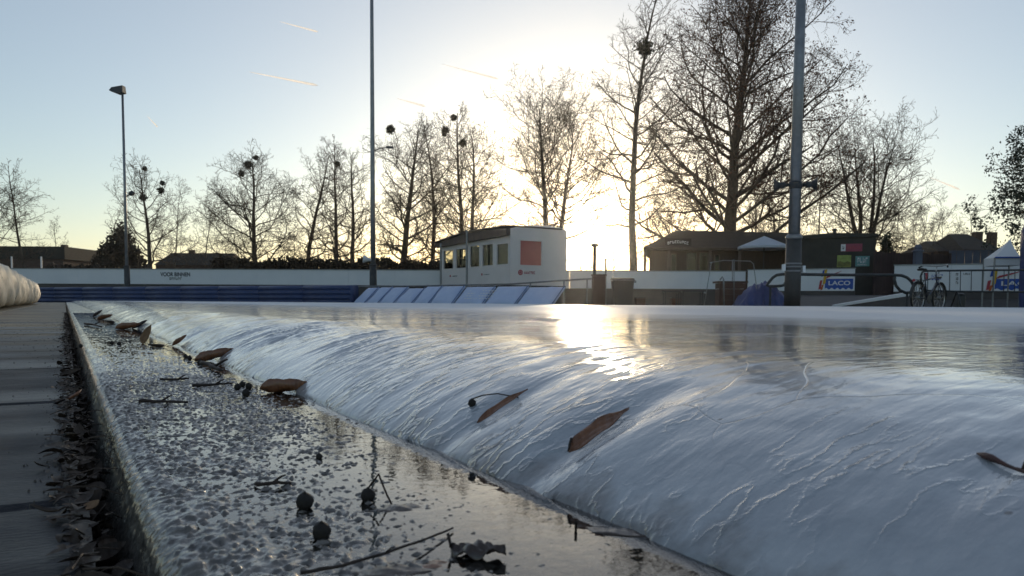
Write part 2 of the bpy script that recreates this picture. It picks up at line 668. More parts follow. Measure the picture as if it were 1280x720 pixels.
prof = []       # (s, z, nx, nz)
for i in range(26):
    k = i / 25
    prof.append((0.012 + 0.022 * k, -0.079 + 0.066 * k, -0.97, 0.25))
for i in range(1, 12):
    a = i / 11 * math.pi / 2
    prof.append((0.034 + 0.016 * (1 - math.cos(a)), -0.013 + 0.013 * math.sin(a), -math.cos(a), math.sin(a)))
x = 0.050
while x < 0.31:
    x += 0.0014
    prof.append((x, 0.0, 0, 1))
prof = np.array(prof)
T = np.array(list(np.arange(-1.5, .12, .05)) + geo_axis(0.12, 1.2, 0.0013, 46, 1.01))
SS, TT = np.meshgrid(prof[:, 0], T)
ZZ = np.broadcast_to(prof[:, 1], SS.shape)
arc = np.concatenate([[0], np.cumsum(np.hypot(np.diff(prof[:, 0]), np.diff(prof[:, 1])))])
AA = np.broadcast_to(arc, SS.shape)
NX = np.broadcast_to(prof[:, 2], SS.shape)
NZ = np.broadcast_to(prof[:, 3], SS.shape)
res = np.concatenate([[1], np.diff(T)])[:, None]
f1 = vnoise(AA * 240, TT * 240, 3)
f2 = vnoise(AA * 420, TT * 420, 4) * (res < .004)
f3 = fbm(AA * 28, TT * 28, 5, 2)
f1 = f1 * np.clip(.012 / np.maximum(res, .012), 0, 1) ** .5
peb = np.clip(vnoise(AA * 360 + 7, TT * 360, 9) - .08, 0, 1)
hh = 0.0006 * f1 + 0.0006 * f2 + 0.0003 * f3 + 0.0022 * peb * np.clip(.01 / np.maximum(res, .01), 0, 1)
top = sstep(0.043, 0.066, SS) * (NZ > .9)
pud = sstep(0.105, 0.20, SS + 0.03 * fbm(SS * 9, TT * 9, 61, 2)) * (1 - sstep(.42, .75, TT)) + 0.75 * sstep(.19, .235, SS + .012 * fbm(TT * 7, SS * 7, 62, 2))
mean = 0.0003 - 0.0015 * np.clip(pud, 0, 1.15)
H = hh + mean * top
for (lp, ly, lr, lh) in ((214, 648, .006, .003), (232, 612, .008, .004), (243, 640, .010, .004), (228, 655, .006, .004), (262, 628, .012, .005), (236, 702, .007, .005), (285, 655, .014, .003), (270, 672, .012, .0035), (300, 690, .012, .003), (230, 585, .008, .003), (330, 700, .012, .003)):
    p = onz(lp, ly, 0.003)
    s_, t_ = st(p)
    H = H + .55 * lh * np.exp(-(((SS - s_) / lr) ** 2 + ((TT - t_) / (lr * .8)) ** 2) * 1.2)
H = np.where(NZ > .9, H, H * .45)
P = np.stack([SS + NX * H, TT, ZZ + NZ * H], -1)
o = link('kerb', grid_mesh(None, None, P), km, smooth=True)
o.rotation_euler.z = TH
struct(o)

# water film on the kerb
wm, nt, b, out = nodes_of('melt_water')
g = N(nt, 'ShaderNodeBsdfGlossy', Roughness=0.02)
g.inputs['Color'].default_value = (0.95, 0.95, 0.95, 1)
t_ = N(nt, 'ShaderNodeBsdfTransparent')
t_.inputs[0].default_value = (0.80, 0.82, 0.80, 1)
lw = N(nt, 'ShaderNodeFresnel', IOR=1.6)
tc = N(nt, 'ShaderNodeTexCoord')
mp = N(nt, 'ShaderNodeMapping')
nt.links.new(tc.outputs['Object'], mp.inputs[0])
nz = N(nt, 'ShaderNodeTexNoise', Scale=70.0, Detail=2.0)
nt.links.new(mp.outputs[0], nz.inputs['Vector'])
bp = N(nt, 'ShaderNodeBump', Strength=0.12, Distance=0.0012)
nt.links.new(nz.outputs['Fac'], bp.inputs['Height'])
nt.links.new(bp.outputs[0], g.inputs['Normal'])
nt.links.new(bp.outputs[0], lw.inputs['Normal'])
mx = N(nt, 'ShaderNodeMixShader')
nt.links.new(lw.outputs[0], mx.inputs[0])
nt.links.new(t_.outputs[0], mx.inputs[1])
nt.links.new(g.outputs[0], mx.inputs[2])
nt.links.new(mx.outputs[0], out.inputs['Surface'])
nt.nodes.remove(b)
V = np.array([[0.058, -1.4, 0], [0.30, -1.4, 0], [0.30, 8, 0], [0.058, 8, 0]], float)
o = link('water_film', np_mesh(V, np.array([[0, 1, 2, 3]])), wm, loc=(0, 0, 0.0006))
o.rotation_euler.z = TH
struct(o)

# ice slab with a rounded, ribbed edge
leafA = on_ice(742, 537)
leafB = on_ice(622, 511)
leafC = on_ice(1262, 583)
for p, ls, lt, dep in ((leafA, .085, .028, .010), (leafB, .075, .024, .007), (leafC, .05, .02, .003)):
    s_, t_ = st(p)
    DENTS.append((s_, t_ + .004, ls, lt, dep))
S = [0.2, 0.235] + geo_axis(0.242, 0.72, 0.0032, 60, 1.07)
T = list(np.arange(-1.5, 0.05, .03)) + geo_axis(0.05, 2.2, 0.0023, 60, 1.02)
S = np.array(S)
T = np.array(T)
SS, TT = np.meshgrid(S, T)
ZZ = ice_z(SS, TT)
P = np.stack([SS, TT, ZZ], -1)
# keep only what lies inside the rink edge (padding on the left and centre, track edge on the right)
sc_ = (SS[:-1, :-1] + SS[1:, 1:]) / 2
tc_ = (TT[:-1, :-1] + TT[1:, 1:]) / 2
Xc = sc_ * CS - tc_ * SN
Yc = sc_ * SN + tc_ * CS
l1 = (Yc - 42.5) < (Xc + 27) * (24.5 - 42.5) / (1.6 + 27)
l2 = np.where(Xc < 1.6, l1, Yc < 17.6 - 0.03 * (Xc - 2))
zq = (ZZ[:-1, :-1] + ZZ[1:, 1:]) / 2
keep = l2
im, nt, b, out = nodes_of('rink_ice')
tc = N(nt, 'ShaderNodeTexCoord')
mp = N(nt, 'ShaderNodeMapping')
mp.inputs['Scale'].default_value = (0.16, 1, 1)
nt.links.new(tc.outputs['Object'], mp.inputs[0])
nfine = N(nt, 'ShaderNodeTexNoise', Scale=130.0, Detail=3.0)
nt.links.new(mp.outputs[0], nfine.inputs['Vector'])
nmed = N(nt, 'ShaderNodeTexNoise', Scale=26.0, Detail=5.0, Roughness=0.6)
nbig = N(nt, 'ShaderNodeTexNoise', Scale=2.2, Detail=5.0, Roughness=0.62)
ncol = N(nt, 'ShaderNodeTexNoise', Scale=9.0, Detail=6.0, Roughness=0.7)
for n in (nmed, nbig, ncol):
    nt.links.new(tc.outputs['Object'], n.inputs['Vector'])
vor = N(nt, 'ShaderNodeTexVoronoi', feature='DISTANCE_TO_EDGE', Scale=4.2)
wv = N(nt, 'ShaderNodeVectorMath', operation='ADD')
sw = N(nt, 'ShaderNodeVectorMath', operation='SCALE')
sw.inputs['Scale'].default_value = 0.22
nwp = N(nt, 'ShaderNodeTexNoise', Scale=5.0, Detail=1.5)
nt.links.new(tc.outputs['Object'], nwp.inputs['Vector'])
nt.links.new(nwp.outputs['Color'], sw.inputs[0])
nt.links.new(tc.outputs['Object'], wv.inputs[0])
nt.links.new(sw.outputs[0], wv.inputs[1])
nt.links.new(wv.outputs[0], vor.inputs['Vector'])
crack = ramp(nt, vor.outputs['Distance'], [(0.0, 0.0), (0.0035, 1.0)])
ccol = ramp(nt, ncol.outputs['Fac'], [(0.28, (0.33, 0.36, 0.405)), (0.5, (0.46, 0.49, 0.53)), (0.75, (0.58, 0.60, 0.625))])
# cracks only in places
msk = ramp(nt, nbig.outputs['Fac'], [(0.46, 0.0), (0.56, 0.75)])
iv = N(nt, 'ShaderNodeMath', operation='SUBTRACT')
iv.inputs[0].default_value = 1.0
nt.links.new(crack.outputs[0], iv.inputs[1])
cm = N(nt, 'ShaderNodeMath', operation='MULTIPLY')
nt.links.new(iv.outputs[0], cm.inputs[0])
nt.links.new(msk.outputs[0], cm.inputs[1])
mixc = N(nt, 'ShaderNodeMix', data_type='RGBA')
nt.links.new(cm.outputs[0], mixc.inputs['Factor'])
nt.links.new(ccol.outputs[0], mixc.inputs['A'])
mixc.inputs['B'].default_value = (0.16, 0.19, 0.23, 1)
# grit specks and a dirty line at the foot
vs_ = N(nt, 'ShaderNodeTexVoronoi', Scale=38.0)
nt.links.new(tc.outputs['Object'], vs_.inputs['Vector'])
spk = ramp(nt, vs_.outputs['Distance'], [(0.045, 0.75), (0.075, 0.0)])
spc = ramp(nt, vs_.outputs['Color'], [(0.70, 0.0), (0.74, 1.0)])
spm = N(nt, 'ShaderNodeMath', operation='MULTIPLY')
nt.links.new(spk.outputs[0], spm.inputs[0])
nt.links.new(spc.outputs[0], spm.inputs[1])
mix2 = N(nt, 'ShaderNodeMix', data_type='RGBA')
nt.links.new(spm.outputs[0], mix2.inputs['Factor'])
nt.links.new(mixc.outputs['Result'], mix2.inputs['A'])
mix2.inputs['B'].default_value = (0.04, 0.035, 0.03, 1)
sx = N(nt, 'ShaderNodeSeparateXYZ')
nt.links.new(tc.outputs['Object'], sx.inputs[0])
dz = N(nt, 'ShaderNodeMath', operation='MULTIPLY_ADD')
nt.links.new(nmed.outputs['Fac'], dz.inputs[0])
dz.inputs[1].default_value = -0.075
nt.links.new(sx.outputs['Z'], dz.inputs[2])
dirt = ramp(nt, dz.outputs[0], [(0.0, 0.0), (0.5, 0.0)])
mr = N(nt, 'ShaderNodeMapRange')
mr.inputs['From Min'].default_value = -0.045
mr.inputs['From Max'].default_value = -0.018
mr.inputs['To Min'].default_value = 0.8
mr.inputs['To Max'].default_value = 0.0
nt.links.new(dz.outputs[0], mr.inputs['Value'])
mix3 = N(nt, 'ShaderNodeMix', data_type='RGBA')
nt.links.new(mr.outputs[0], mix3.inputs['Factor'])
nt.links.new(mix2.outputs['Result'], mix3.inputs['A'])
mix3.inputs['B'].default_value = (0.13, 0.105, 0.09, 1)
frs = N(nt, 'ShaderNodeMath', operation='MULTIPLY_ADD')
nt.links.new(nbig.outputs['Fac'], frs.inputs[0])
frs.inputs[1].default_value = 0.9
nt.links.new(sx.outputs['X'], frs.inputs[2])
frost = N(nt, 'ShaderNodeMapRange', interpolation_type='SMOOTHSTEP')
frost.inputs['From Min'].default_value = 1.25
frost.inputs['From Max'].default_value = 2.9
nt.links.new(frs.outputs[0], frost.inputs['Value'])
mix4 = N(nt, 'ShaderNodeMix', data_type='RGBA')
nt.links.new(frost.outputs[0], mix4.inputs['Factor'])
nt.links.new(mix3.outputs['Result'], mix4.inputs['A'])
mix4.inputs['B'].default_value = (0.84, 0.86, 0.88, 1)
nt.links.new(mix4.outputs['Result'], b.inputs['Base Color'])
rr = ramp(nt, nbig.outputs['Fac'], [(0.36, 0.13), (0.62, 0.38)])
rmx = N(nt, 'ShaderNodeMix', data_type='FLOAT')
nt.links.new(frost.outputs[0], rmx.inputs['Factor'])
nt.links.new(rr.outputs[0], rmx.inputs['A'])
rmx.inputs['B'].default_value = 0.6
smx = N(nt, 'ShaderNodeMapRange')
smx.inputs['To Min'].default_value = 0.5
smx.inputs['To Max'].default_value = 0.12
nt.links.new(frost.outputs[0], smx.inputs['Value'])
nt.links.new(smx.outputs[0], b.inputs['Specular IOR Level'])
nt.links.new(rmx.outputs['Result'], b.inputs['Roughness'])
cmx = N(nt, 'ShaderNodeMapRange')
cmx.inputs['To Min'].default_value = 1.0
cmx.inputs['To Max'].default_value = 0.12
nt.links.new(frost.outputs[0], cmx.inputs['Value'])
nt.links.new(cmx.outputs[0], b.inputs['Coat Weight'])
b.inputs['IOR'].default_value = 1.31
b.inputs['Specular IOR Level'].default_value = 0.5
b.inputs['Coat Weight'].default_value = 1.0
b.inputs['Coat Roughness'].default_value = 0.07
b.inputs['Coat IOR'].default_value = 1.5
ba = N(nt, 'ShaderNodeMath', operation='MULTIPLY_ADD')
nt.links.new(nmed.outputs['Fac'], ba.inputs[0])
ba.inputs[1].default_value = 0.5
nf2 = N(nt, 'ShaderNodeMath', operation='MULTIPLY')
nt.links.new(nfine.outputs['Fac'], nf2.inputs[0])
nf2.inputs[1].default_value = 0.45
nt.links.new(nf2.outputs[0], ba.inputs[2])
mp2 = N(nt, 'ShaderNodeMapping')
mp2.inputs['Scale'].default_value = (0.030, 1, 1)
wob = N(nt, 'ShaderNodeVectorMath', operation='SCALE')
wob.inputs['Scale'].default_value = 0.03
nt.links.new(ncol.outputs['Color'], wob.inputs[0])
wad = N(nt, 'ShaderNodeVectorMath', operation='ADD')
nt.links.new(tc.outputs['Object'], wad.inputs[0])
nt.links.new(wob.outputs[0], wad.inputs[1])
nt.links.new(wad.outputs[0], mp2.inputs[0])
nr = N(nt, 'ShaderNodeTexNoise', Scale=42.0, Detail=2.0, Roughness=0.55)
nt.links.new(mp2.outputs[0], nr.inputs['Vector'])
rs = N(nt, 'ShaderNodeMath', operation='SUBTRACT')
nt.links.new(nr.outputs['Fac'], rs.inputs[0])
rs.inputs[1].default_value = 0.5
rab = N(nt, 'ShaderNodeMath', operation='ABSOLUTE')
nt.links.new(rs.outputs[0], rab.inputs[0])
crest = ramp(nt, rab.outputs[0], [(0.0, 1.0), (0.012, 0.55), (0.05, 0.0)])
npat = N(nt, 'ShaderNodeTexNoise', Scale=6.5, Detail=3.0)
nt.links.new(tc.outputs['Object'], npat.inputs['Vector'])
pat0 = ramp(nt, npat.outputs['Fac'], [(0.42, 0.0), (0.60, 1.0)])
tfar = N(nt, 'ShaderNodeMapRange')
tfar.inputs['From Min'].default_value = 0.12
tfar.inputs['From Max'].default_value = 0.6
tfar.inputs['To Min'].default_value = 0.18
nt.links.new(sx.outputs['Y'], tfar.inputs['Value'])
pat = N(nt, 'ShaderNodeMath', operation='MULTIPLY')
nt.links.new(pat0.outputs[0], pat.inputs[0])
nt.links.new(tfar.outputs[0], pat.inputs[1])
cp = N(nt, 'ShaderNodeMath', operation='MULTIPLY')
nt.links.new(crest.outputs[0], cp.inputs[0])
nt.links.new(pat.outputs[0], cp.inputs[1])
ba2 = N(nt, 'ShaderNodeMath', operation='MULTIPLY_ADD')
nt.links.new(cp.outputs[0], ba2.inputs[0])
ba2.inputs[1].default_value = 1.1
nt.links.new(ba.outputs[0], ba2.inputs[2])
ba3 = N(nt, 'ShaderNodeMath', operation='MULTIPLY_ADD')
nt.links.new(cm.outputs[0], ba3.inputs[0])
ba3.inputs[1].default_value = -0.22
nt.links.new(ba2.outputs[0], ba3.inputs[2])
fade = N(nt, 'ShaderNodeMapRange')
fade.inputs['From Min'].default_value = 0.6
fade.inputs['From Max'].default_value = 2.4
fade.inputs['To Min'].default_value = 0.55
fade.inputs['To Max'].default_value = 0.10
nt.links.new(sx.outputs['X'], fade.inputs['Value'])
bp = N(nt, 'ShaderNodeBump', Strength=0.5, Distance=0.0026)
nt.links.new(fade.outputs[0], bp.inputs['Strength'])
nt.links.new(ba3.outputs[0], bp.inputs['Height'])
nt.links.new(bp.outputs[0], b.inputs['Normal'])
nt.links.new(bp.outputs[0], b.inputs['Coat Normal'])
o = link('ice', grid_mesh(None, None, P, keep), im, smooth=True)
o.rotation_euler.z = TH
struct(o)



# ------------------------------------------------------------------ trees
def tubes_mesh(lines):
    """lines: list of (points, radii, sides) -> one mesh of tapered tubes"""
    groups = {}
    for pts, rad, sd in lines:
        groups.setdefault((len(pts), sd), []).append((pts, rad))
    Vs, Qs, off = [], [], 0
    for (n, sd), L in groups.items():
        Pt = np.array([l[0] for l in L], float)
        Rd = np.array([l[1] for l in L], float)
        Tn = np.empty_like(Pt)
        Tn[:, 1:-1] = Pt[:, 2:] - Pt[:, :-2]
        Tn[:, 0] = Pt[:, 1] - Pt[:, 0]
        Tn[:, -1] = Pt[:, -1] - Pt[:, -2]
        Tn /= np.maximum(np.linalg.norm(Tn, axis=2, keepdims=True), 1e-9)
        main = Pt[:, -1] - Pt[:, 0]
        ref = np.where((np.abs(main[:, 2]) > .9 * np.linalg.norm(main, axis=1))[:, None], [[1., 0, 0]], [[0, 0, 1.]])[:, None, :]
        A = np.cross(Tn, ref)
        A /= np.maximum(np.linalg.norm(A, axis=2, keepdims=True), 1e-9)
        B = np.cross(Tn, A)
        w = np.arange(sd) * 2 * math.pi / sd
        ring = Pt[:, :, None] + (A[:, :, None] * np.cos(w)[None, None, :, None] + B[:, :, None] * np.sin(w)[None, None, :, None]) * Rd[:, :, None, None]
        m = len(L)
        Vs.append(ring.reshape(-1, 3))
        base = (np.arange(m) * n * sd)[:, None, None] + (np.arange(n - 1) * sd)[None, :, None]
        k = np.arange(sd)[None, None, :]
        k2 = (k + 1) % sd
        q = np.stack([base + k, base + k2, base + k2 + sd, base + k + sd], -1).reshape(-1, 4) + off
        Qs.append(q)
        off += m * n * sd
    return np_mesh(np.concatenate(Vs), np.concatenate(Qs))


def vnorm(x, y, z):
    l = math.sqrt(x * x + y * y + z * z) or 1
    return x / l, y / l, z / l


class Tree:
    def __init__(s, seed, twig=0.011, wob=0.22, dens=1.0, up=0.10, lv=4):
        s.r = random.Random(seed)
        s.thick, s.thin, s.tips = [], [], []
        s.twig, s.wob, s.dens, s.up, s.lv = twig, wob, dens, up, lv

    def grow(s, p, d, L, r, n, wob, up, end=0.3):
        """one wobbly limb -> points, radii, directions"""
        rr = s.r
        pts, rad, dirs = [p], [r], [d]
        x, y, z = p
        dx, dy, dz = d
        st_ = L / n
        for i in range(n):
            dx, dy, dz = vnorm(dx + rr.gauss(0, wob), dy + rr.gauss(0, wob), dz + rr.gauss(0, wob) * .8 + up)
            x, y, z = x + dx * st_, y + dy * st_, z + dz * st_
            pts.append((x, y, z))
            dirs.append((dx, dy, dz))
            rad.append(max(s.twig * .55, r * (1 - (1 - end) * (i + 1) / n)))
        return pts, rad, dirs

    def kid(s, d, ang, az):
        v = Vector(d)
        a = v.orthogonal().normalized()
        a = Quaternion(v, az) @ a
        q = v * math.cos(ang) + a * math.sin(ang)
        return q.x, q.y, q.z

    def branch(s, p, d, L, r, lev):
        rr = s.r
        n = {1: 7, 2: 5, 3: 4, 4: 3}.get(lev, 3)
        up = {1: s.up, 2: s.up * .7, 3: .03, 4: 0.02}.get(lev, 0)
        pts, rad, dirs = s.grow(p, d, L, r, n, s.wob * (0.7 if lev == 1 else 1), up)
        if lev <= 1:
            s.thick.append((pts, rad, 6))
        else:
            s.thin.append((pts, rad, 4 if lev == 2 else 3))
        if lev >= s.lv or L < .25:
            s.tips.append(pts[-1])
            return
        cnt = {1: 12, 2: 8, 3: 4.5}.get(lev, 0) * s.dens * min(1.25, max(.5, L / {1: 4.5, 2: 2, 3: 1}.get(lev, 1)))
        cnt = max(2, int(cnt + rr.random()))
        az = rr.uniform(0, 6.28)
        for i in range(cnt):
            u = 0.18 + 0.8 * (i + rr.random() * .9) / cnt
            u = min(u, .985)
            k = u * n
            j = int(k)
            f = k - j
            a, b = pts[j], pts[min(j + 1, n)]
            q = tuple(a[c] + (b[c] - a[c]) * f for c in range(3))
            az += 2.4 + rr.uniform(-.5, .5)
            kd = s.kid(dirs[min(j + 1, n)], R(rr.uniform(32, 62)), az)
            kl = L * rr.uniform(.34, .60) * (1.12 - .60 * u)
            kr = max(s.twig * (.75 if lev >= 3 else 1.0), rad[j] * rr.uniform(.42, .6))
            s.branch(q, kd, kl, kr, lev + 1)

    def leader(s, p, d, L, r, W, base, shape, nlat, n=14, wob=.05, ang=(48, 72), top_u=1.0, lat_up=None):
        """a stem with laterals from 'base' (fraction) to the tip; W half-width of the crown"""
        rr = s.r
        pts, rad, dirs = s.grow(p, d, L, r, n, wob, .05, end=.12)
        rad = [q * (1 + .35 * math.exp(-i * 1.6)) for i, q in enumerate(rad)]
        s.thick.append((pts, rad, 9))
        az = rr.uniform(0, 6.28)
        for i in range(nlat):
            u = base + (0.985 - base) * ((i + rr.random() * .8) / nlat) ** .9
            k = u * n
            j = min(int(k), n - 1)
            f = k - j
            a, b = pts[j], pts[j + 1]
            q = tuple(a[c] + (b[c] - a[c]) * f for c in range(3))
            az += 2.4 + rr.uniform(-.6, .6)
            r_ = rad[j]
            v = (u - base) / (1 - base)
            lw = W * 1.22 * shape(v) * rr.uniform(.72, 1.2)
            an = R(ang[1] + (ang[0] - ang[1]) * v * rr.uniform(.7, 1.2))
            kd = s.kid(dirs[j], an, az)
            s.branch(q, kd, max(.5, lw), max(s.twig * 1.3, rad[j] * rr.uniform(.26, .42)), 1)
        return pts


def shp_linden(v):
    return (1 - v) ** .55 * (.72 + .55 * v) + .10


def shp_round(v):
    return math.sqrt(max(0, 1 - (1.3 * v - .35) ** 2)) * .95 + .14


def shp_slim(v):
    return .62 + .36 * math.sin(v * 3.1) - .42 * v


def put_tree(px, pb, ptop, Y, label, name='bare_tree', seed=1, W=None, base=.18, shape=shp_linden, nlat=30, stems=1, lean=0.0, forks=0, fork_u=.3, fang=(17, 33), r=.24, dens=1.0,
             twig=.0122, up=.085, wob=.30, ang=(36, 84), lv=4, leaves=None, group='bare trees behind the rink', mat=None, dx=1.3):
    p0 = at(px, pb, Y)
    top = at(px, ptop, Y)
    z0 = GZ
    H = top.z - z0
    T_ = Tree(seed, twig, wob, dens, up, lv)
    rr = T_.r
    root = thing(name, label, 'tree', (p0.x, Y, z0), group)
    if forks:
        hu = fork_u * H
        pts, rad, dirs = T_.grow((0, 0, 0), vnorm(lean, 0, 1), hu, r, 6, .03, .05, end=.78)
        rad = [q * (1 + .4 * math.exp(-i * 1.4)) for i, q in enumerate(rad)]
        T_.thick.append((pts, rad, 9))
        for k in range(forks):
            az = k * 2 * math.pi / forks + rr.uniform(-.4, .4)
            an = R(rr.uniform(*fang))
            d = (math.sin(an) * math.cos(az), math.sin(an) * math.sin(az), math.cos(an))
            T_.leader(pts[-1], d, (H - hu) * rr.uniform(.86, 1.0), r * .58, W * .72, base, shape, nlat // forks + 3, n=11, wob=.06, ang=ang)
    else:
        for k in range(stems):
            ox = (k - (stems - 1) / 2) * dx
            T_.leader((ox, rr.uniform(-.3, .3), 0), vnorm(lean + (.02 * (k - (stems - 1) / 2)), 0, 1), H * (1 if k == 0 else rr.uniform(.86, .97)), r, W, base, shape, nlat, wob=wob * .14, ang=ang)
    o = link('trunk', tubes_mesh(T_.thick), M_bark, root, True)
    o2 = link('crown', tubes_mesh(T_.thin), mat or M_twig, root)
    if leaves:
        n, size = leaves
        V, Q = [], []
        for i in range(n):
            t = T_.tips[rr.randrange(len(T_.tips))]
            if rr.random() > .25 + .75 * ((t[0] / max(W, 1) + .6) * .6 + (1 - t[2] / H) * .5):
                continue
            c = [t[q] + rr.gauss(0, .10) for q in range(3)]
            leaf_quad(V, Q, c, size * rr.uniform(.6, 1.3), rr)
        link('withered_foliage', np_mesh(np.array(V), np.array(Q)), M_dryleaf, root)
    return root


def leaf_quad(V, Q, c, s, rr):
    u = vnorm(rr.gauss(0, 1), rr.gauss(0, 1), rr.gauss(0, 1))
    w = vnorm(rr.gauss(0, 1), rr.gauss(0, 1), rr.gauss(0, 1))
    k = sum(u[i] * w[i] for i in range(3))
    w = vnorm(*(w[i] - u[i] * k for i in range(3)))
    o = len(V)
    V.append([c[i] - u[i] * s for i in range(3)])
    V.append([c[i] + w[i] * s * .5 for i in range(3)])
    V.append([c[i] + u[i] * s for i in range(3)])
    V.append([c[i] - w[i] * s * .5 for i in range(3)])
    Q.append([o, o + 1, o + 2, o + 3])


G1 = 'bare trees behind the rink'
put_tree(38, 330, 208, 62, 'slender bare tree leaning slightly, above the flat dark roof at the far left', seed=11, W=2.6, base=.42, nlat=24, lean=-.05, r=.15, dens=.75)
put_tree(-6, 330, 246, 60, 'small bare tree cut off by the left edge of the photo', seed=12, W=3.4, base=.2, nlat=20, r=.14, dens=.9, shape=shp_round)
put_tree(190, 330, 212, 66, 'bare tree with mistletoe balls just right of the far left lamp pole', seed=13, W=4.4, base=.2, nlat=30, r=.24, dens=.85)
put_tree(323, 330, 204, 64, 'wide bare tree with arching low branches, standing alone left of the tall mast', seed=14, W=4.8, base=.10, nlat=40, r=.28, dens=.95)
put_tree(378, 330, 186, 68, 'slim bare tree between the wide lone tree and the twin stemmed tree', seed=15, W=3.8, base=.18, nlat=36, r=.26)
put_tree(432, 330, 180, 64, 'twin stemmed bare tree just left of the tall thin mast', seed=16, W=3.4, base=.18, nlat=32, stems=2, r=.25, dx=1.25)
put_tree(500, 330, 164, 60, 'bushy bare tree just right of the tall thin mast, mistletoe at its top left', seed=17, W=4.6, base=.16, nlat=40, r=.33)
put_tree(541, 330, 160, 64, 'narrow bare tree rising behind the left end of the white cabin', seed=18, W=3.4, base=.2, nlat=34, r=.24)
put_tree(582, 330, 142, 58, 'bare tree with two close stems above the cabin roof, mistletoe in its crown', seed=19, W=4.0, base=.18, nlat=36, stems=2, r=.25, dx=.9)
put_tree(690, 330, 138, 55, 'forked spreading bare tree glowing right beside the low sun', seed=20, W=4.1, base=.36, shape=shp_round, nlat=34, stems=2, dx=.75, r=.30, up=.12, dens=.8, twig=.0125)
put_tree(792, 330, -8, 50, 'tall straight bare tree with one big round mistletoe ball high up', seed=21, W=4.7, base=.24, shape=shp_slim, nlat=46, r=.29, dens=.8, wob=.30)
put_tree(914, 330, -12, 54, 'massive broad bare tree with reddish withered leaves behind the pub', seed=22, W=8.6, base=.15, nlat=54, r=.56, dens=.85, mat=M_twig_red, up=.07, wob=.22, leaves=(19000, .095), ang=(28, 70))
put_tree(1075, 330, 166, 56, 'round crowned bare tree right of the big speaker mast', seed=23, W=5.4, base=.10, shape=shp_round, nlat=44, forks=4, fork_u=.22, r=.34, up=.11, dens=.8, twig=.0125)

G2 = 'small bare trees in the background'
for (px, ptop, Y, W, lab, kw) in [
    (217, 236, 85, 2.6, 'pale thin birch like tree behind the mistletoe tree at left', dict(nlat=18, base=.2)),
    (257, 260, 88, 2.8, 'small bare tree left of the wide lone tree, above the dark house roof', dict(nlat=20, base=.12)),
    (72, 282, 90, 2.2, 'low twiggy bare shrub tree beside the flat dark roof at far left', dict(nlat=14, base=.1)),
    (838, 222, 75, 4.2, 'bare twiggy tree rising behind the ridge of the pub roof', dict(nlat=24, base=.12, forks=4, fork_u=.2)),
    (768, 296, 80, 2.6, 'low bare shrub glowing in the sun between cabin and tall straight tree', dict(nlat=14, base=.1)),
    (730, 300, 90, 3.0, 'low bare shrub directly under the sun', dict(nlat=12, base=.1)),
    (955, 196, 70, 3.4, 'thin stemmed bare tree behind the white parasol', dict(nlat=22, base=.2, stems=2, dx=1.5)),
    (1022, 196, 72, 3.0, 'thin bare tree behind the dark kiosk, close to the speaker mast', dict(nlat=22, base=.2)),
    (1133, 246, 78, 4.2, 'bare shrubby tree above the dark wooden fence', dict(nlat=20, base=.08, forks=4, fork_u=.15)),
    (1178, 262, 84, 3.6, 'low spreading bare shrub left of the brown tiled houses', dict(nlat=18, base=.08, forks=4, fork_u=.15)),
    (1218, 256, 90, 2.4, 'small bare tree behind the brown tiled houses', dict(nlat=16, base=.2)),
]:
    put_tree(px, 330, ptop, Y, lab, name='small_bare_tree', seed=int(px) + 100, W=W, r=.12, twig=.0135, group=G2, lv=4, **{**dict(shape=shp_round), **kw})


def mistletoe(px, py, rpx, Y, label, seed):
    rr = random.Random(seed)
    c = at(px, py, Y)
    rad = rpx * Y / FPX
    lines, V, Q = [], [], []
    for i in range(150):
        d = vnorm(rr.gauss(0, 1), rr.gauss(0, 1), rr.gauss(0, 1))
        L = rad * rr.uniform(.5, 1.15)
        mid = [d[k] * L * .5 + rr.gauss(0, .05) * rad for k in range(3)]
        end = [d[k] * L + rr.gauss(0, .08) * rad for k in range(3)]
        lines.append(([(0, 0, 0), tuple(mid), tuple(end)], [.02, .014, .008], 3))
        for q in range(3):
            e = [end[k] * rr.uniform(.55, 1.0) + rr.gauss(0, .09) * rad for k in range(3)]
            leaf_quad(V, Q, e, .055 + .05 * rad, rr)
    root = thing('mistletoe', label, 'mistletoe', c, 'mistletoe balls in the bare trees')
    link('stems', tubes_mesh(lines), M_mist, root)
    link('leaves', np_mesh(np.array(V), np.array(Q)), M_mist, root)


for i, (px, py, rp, Y, lab) in enumerate([
    (805, 60, 12.5, 48.6, 'big round mistletoe ball high in the tall straight tree'),
    (488, 162, 6, 59.8, 'mistletoe ball at the top left of the bushy tree by the thin mast'),
    (556, 163, 5, 57.8, 'mistletoe ball on the left side of the two stemmed tree over the cabin'),
    (567, 147, 4, 58, 'mistletoe ball near the top of the two stemmed tree over the cabin'),
    (578, 178, 5, 58.2, 'lowest mistletoe clump of the two stemmed tree over the cabin'),
    (310, 206, 6, 64, 'largest mistletoe clump in the lone wide tree'),
    (302, 217, 4, 63.8, 'lower mistletoe clump on the left of the lone wide tree'),
    (320, 197, 3.5, 64.2, 'small mistletoe clump at the top of the lone wide tree'),
    (179, 247, 5, 66, 'mistletoe ball on the left of the stem in the tree by the left lamp pole'),
    (201, 238, 4.5, 65.8, 'mistletoe ball on the right of the stem in the tree by the left lamp pole'),
    (203, 229, 3, 66.2, 'small mistletoe ball just above its larger twin right of the stem'),
    (181, 211, 3, 66, 'topmost mistletoe ball in the tree by the left lamp pole'),
    (555, 168, 3, 64, 'mistletoe clump in the narrow tree behind the cabin end'),
    (422, 205, 3.5, 64, 'mistletoe clump in the twin stemmed tree left of the thin mast'),
]):
    mistletoe(px, py, rp, Y, lab, 300 + i)


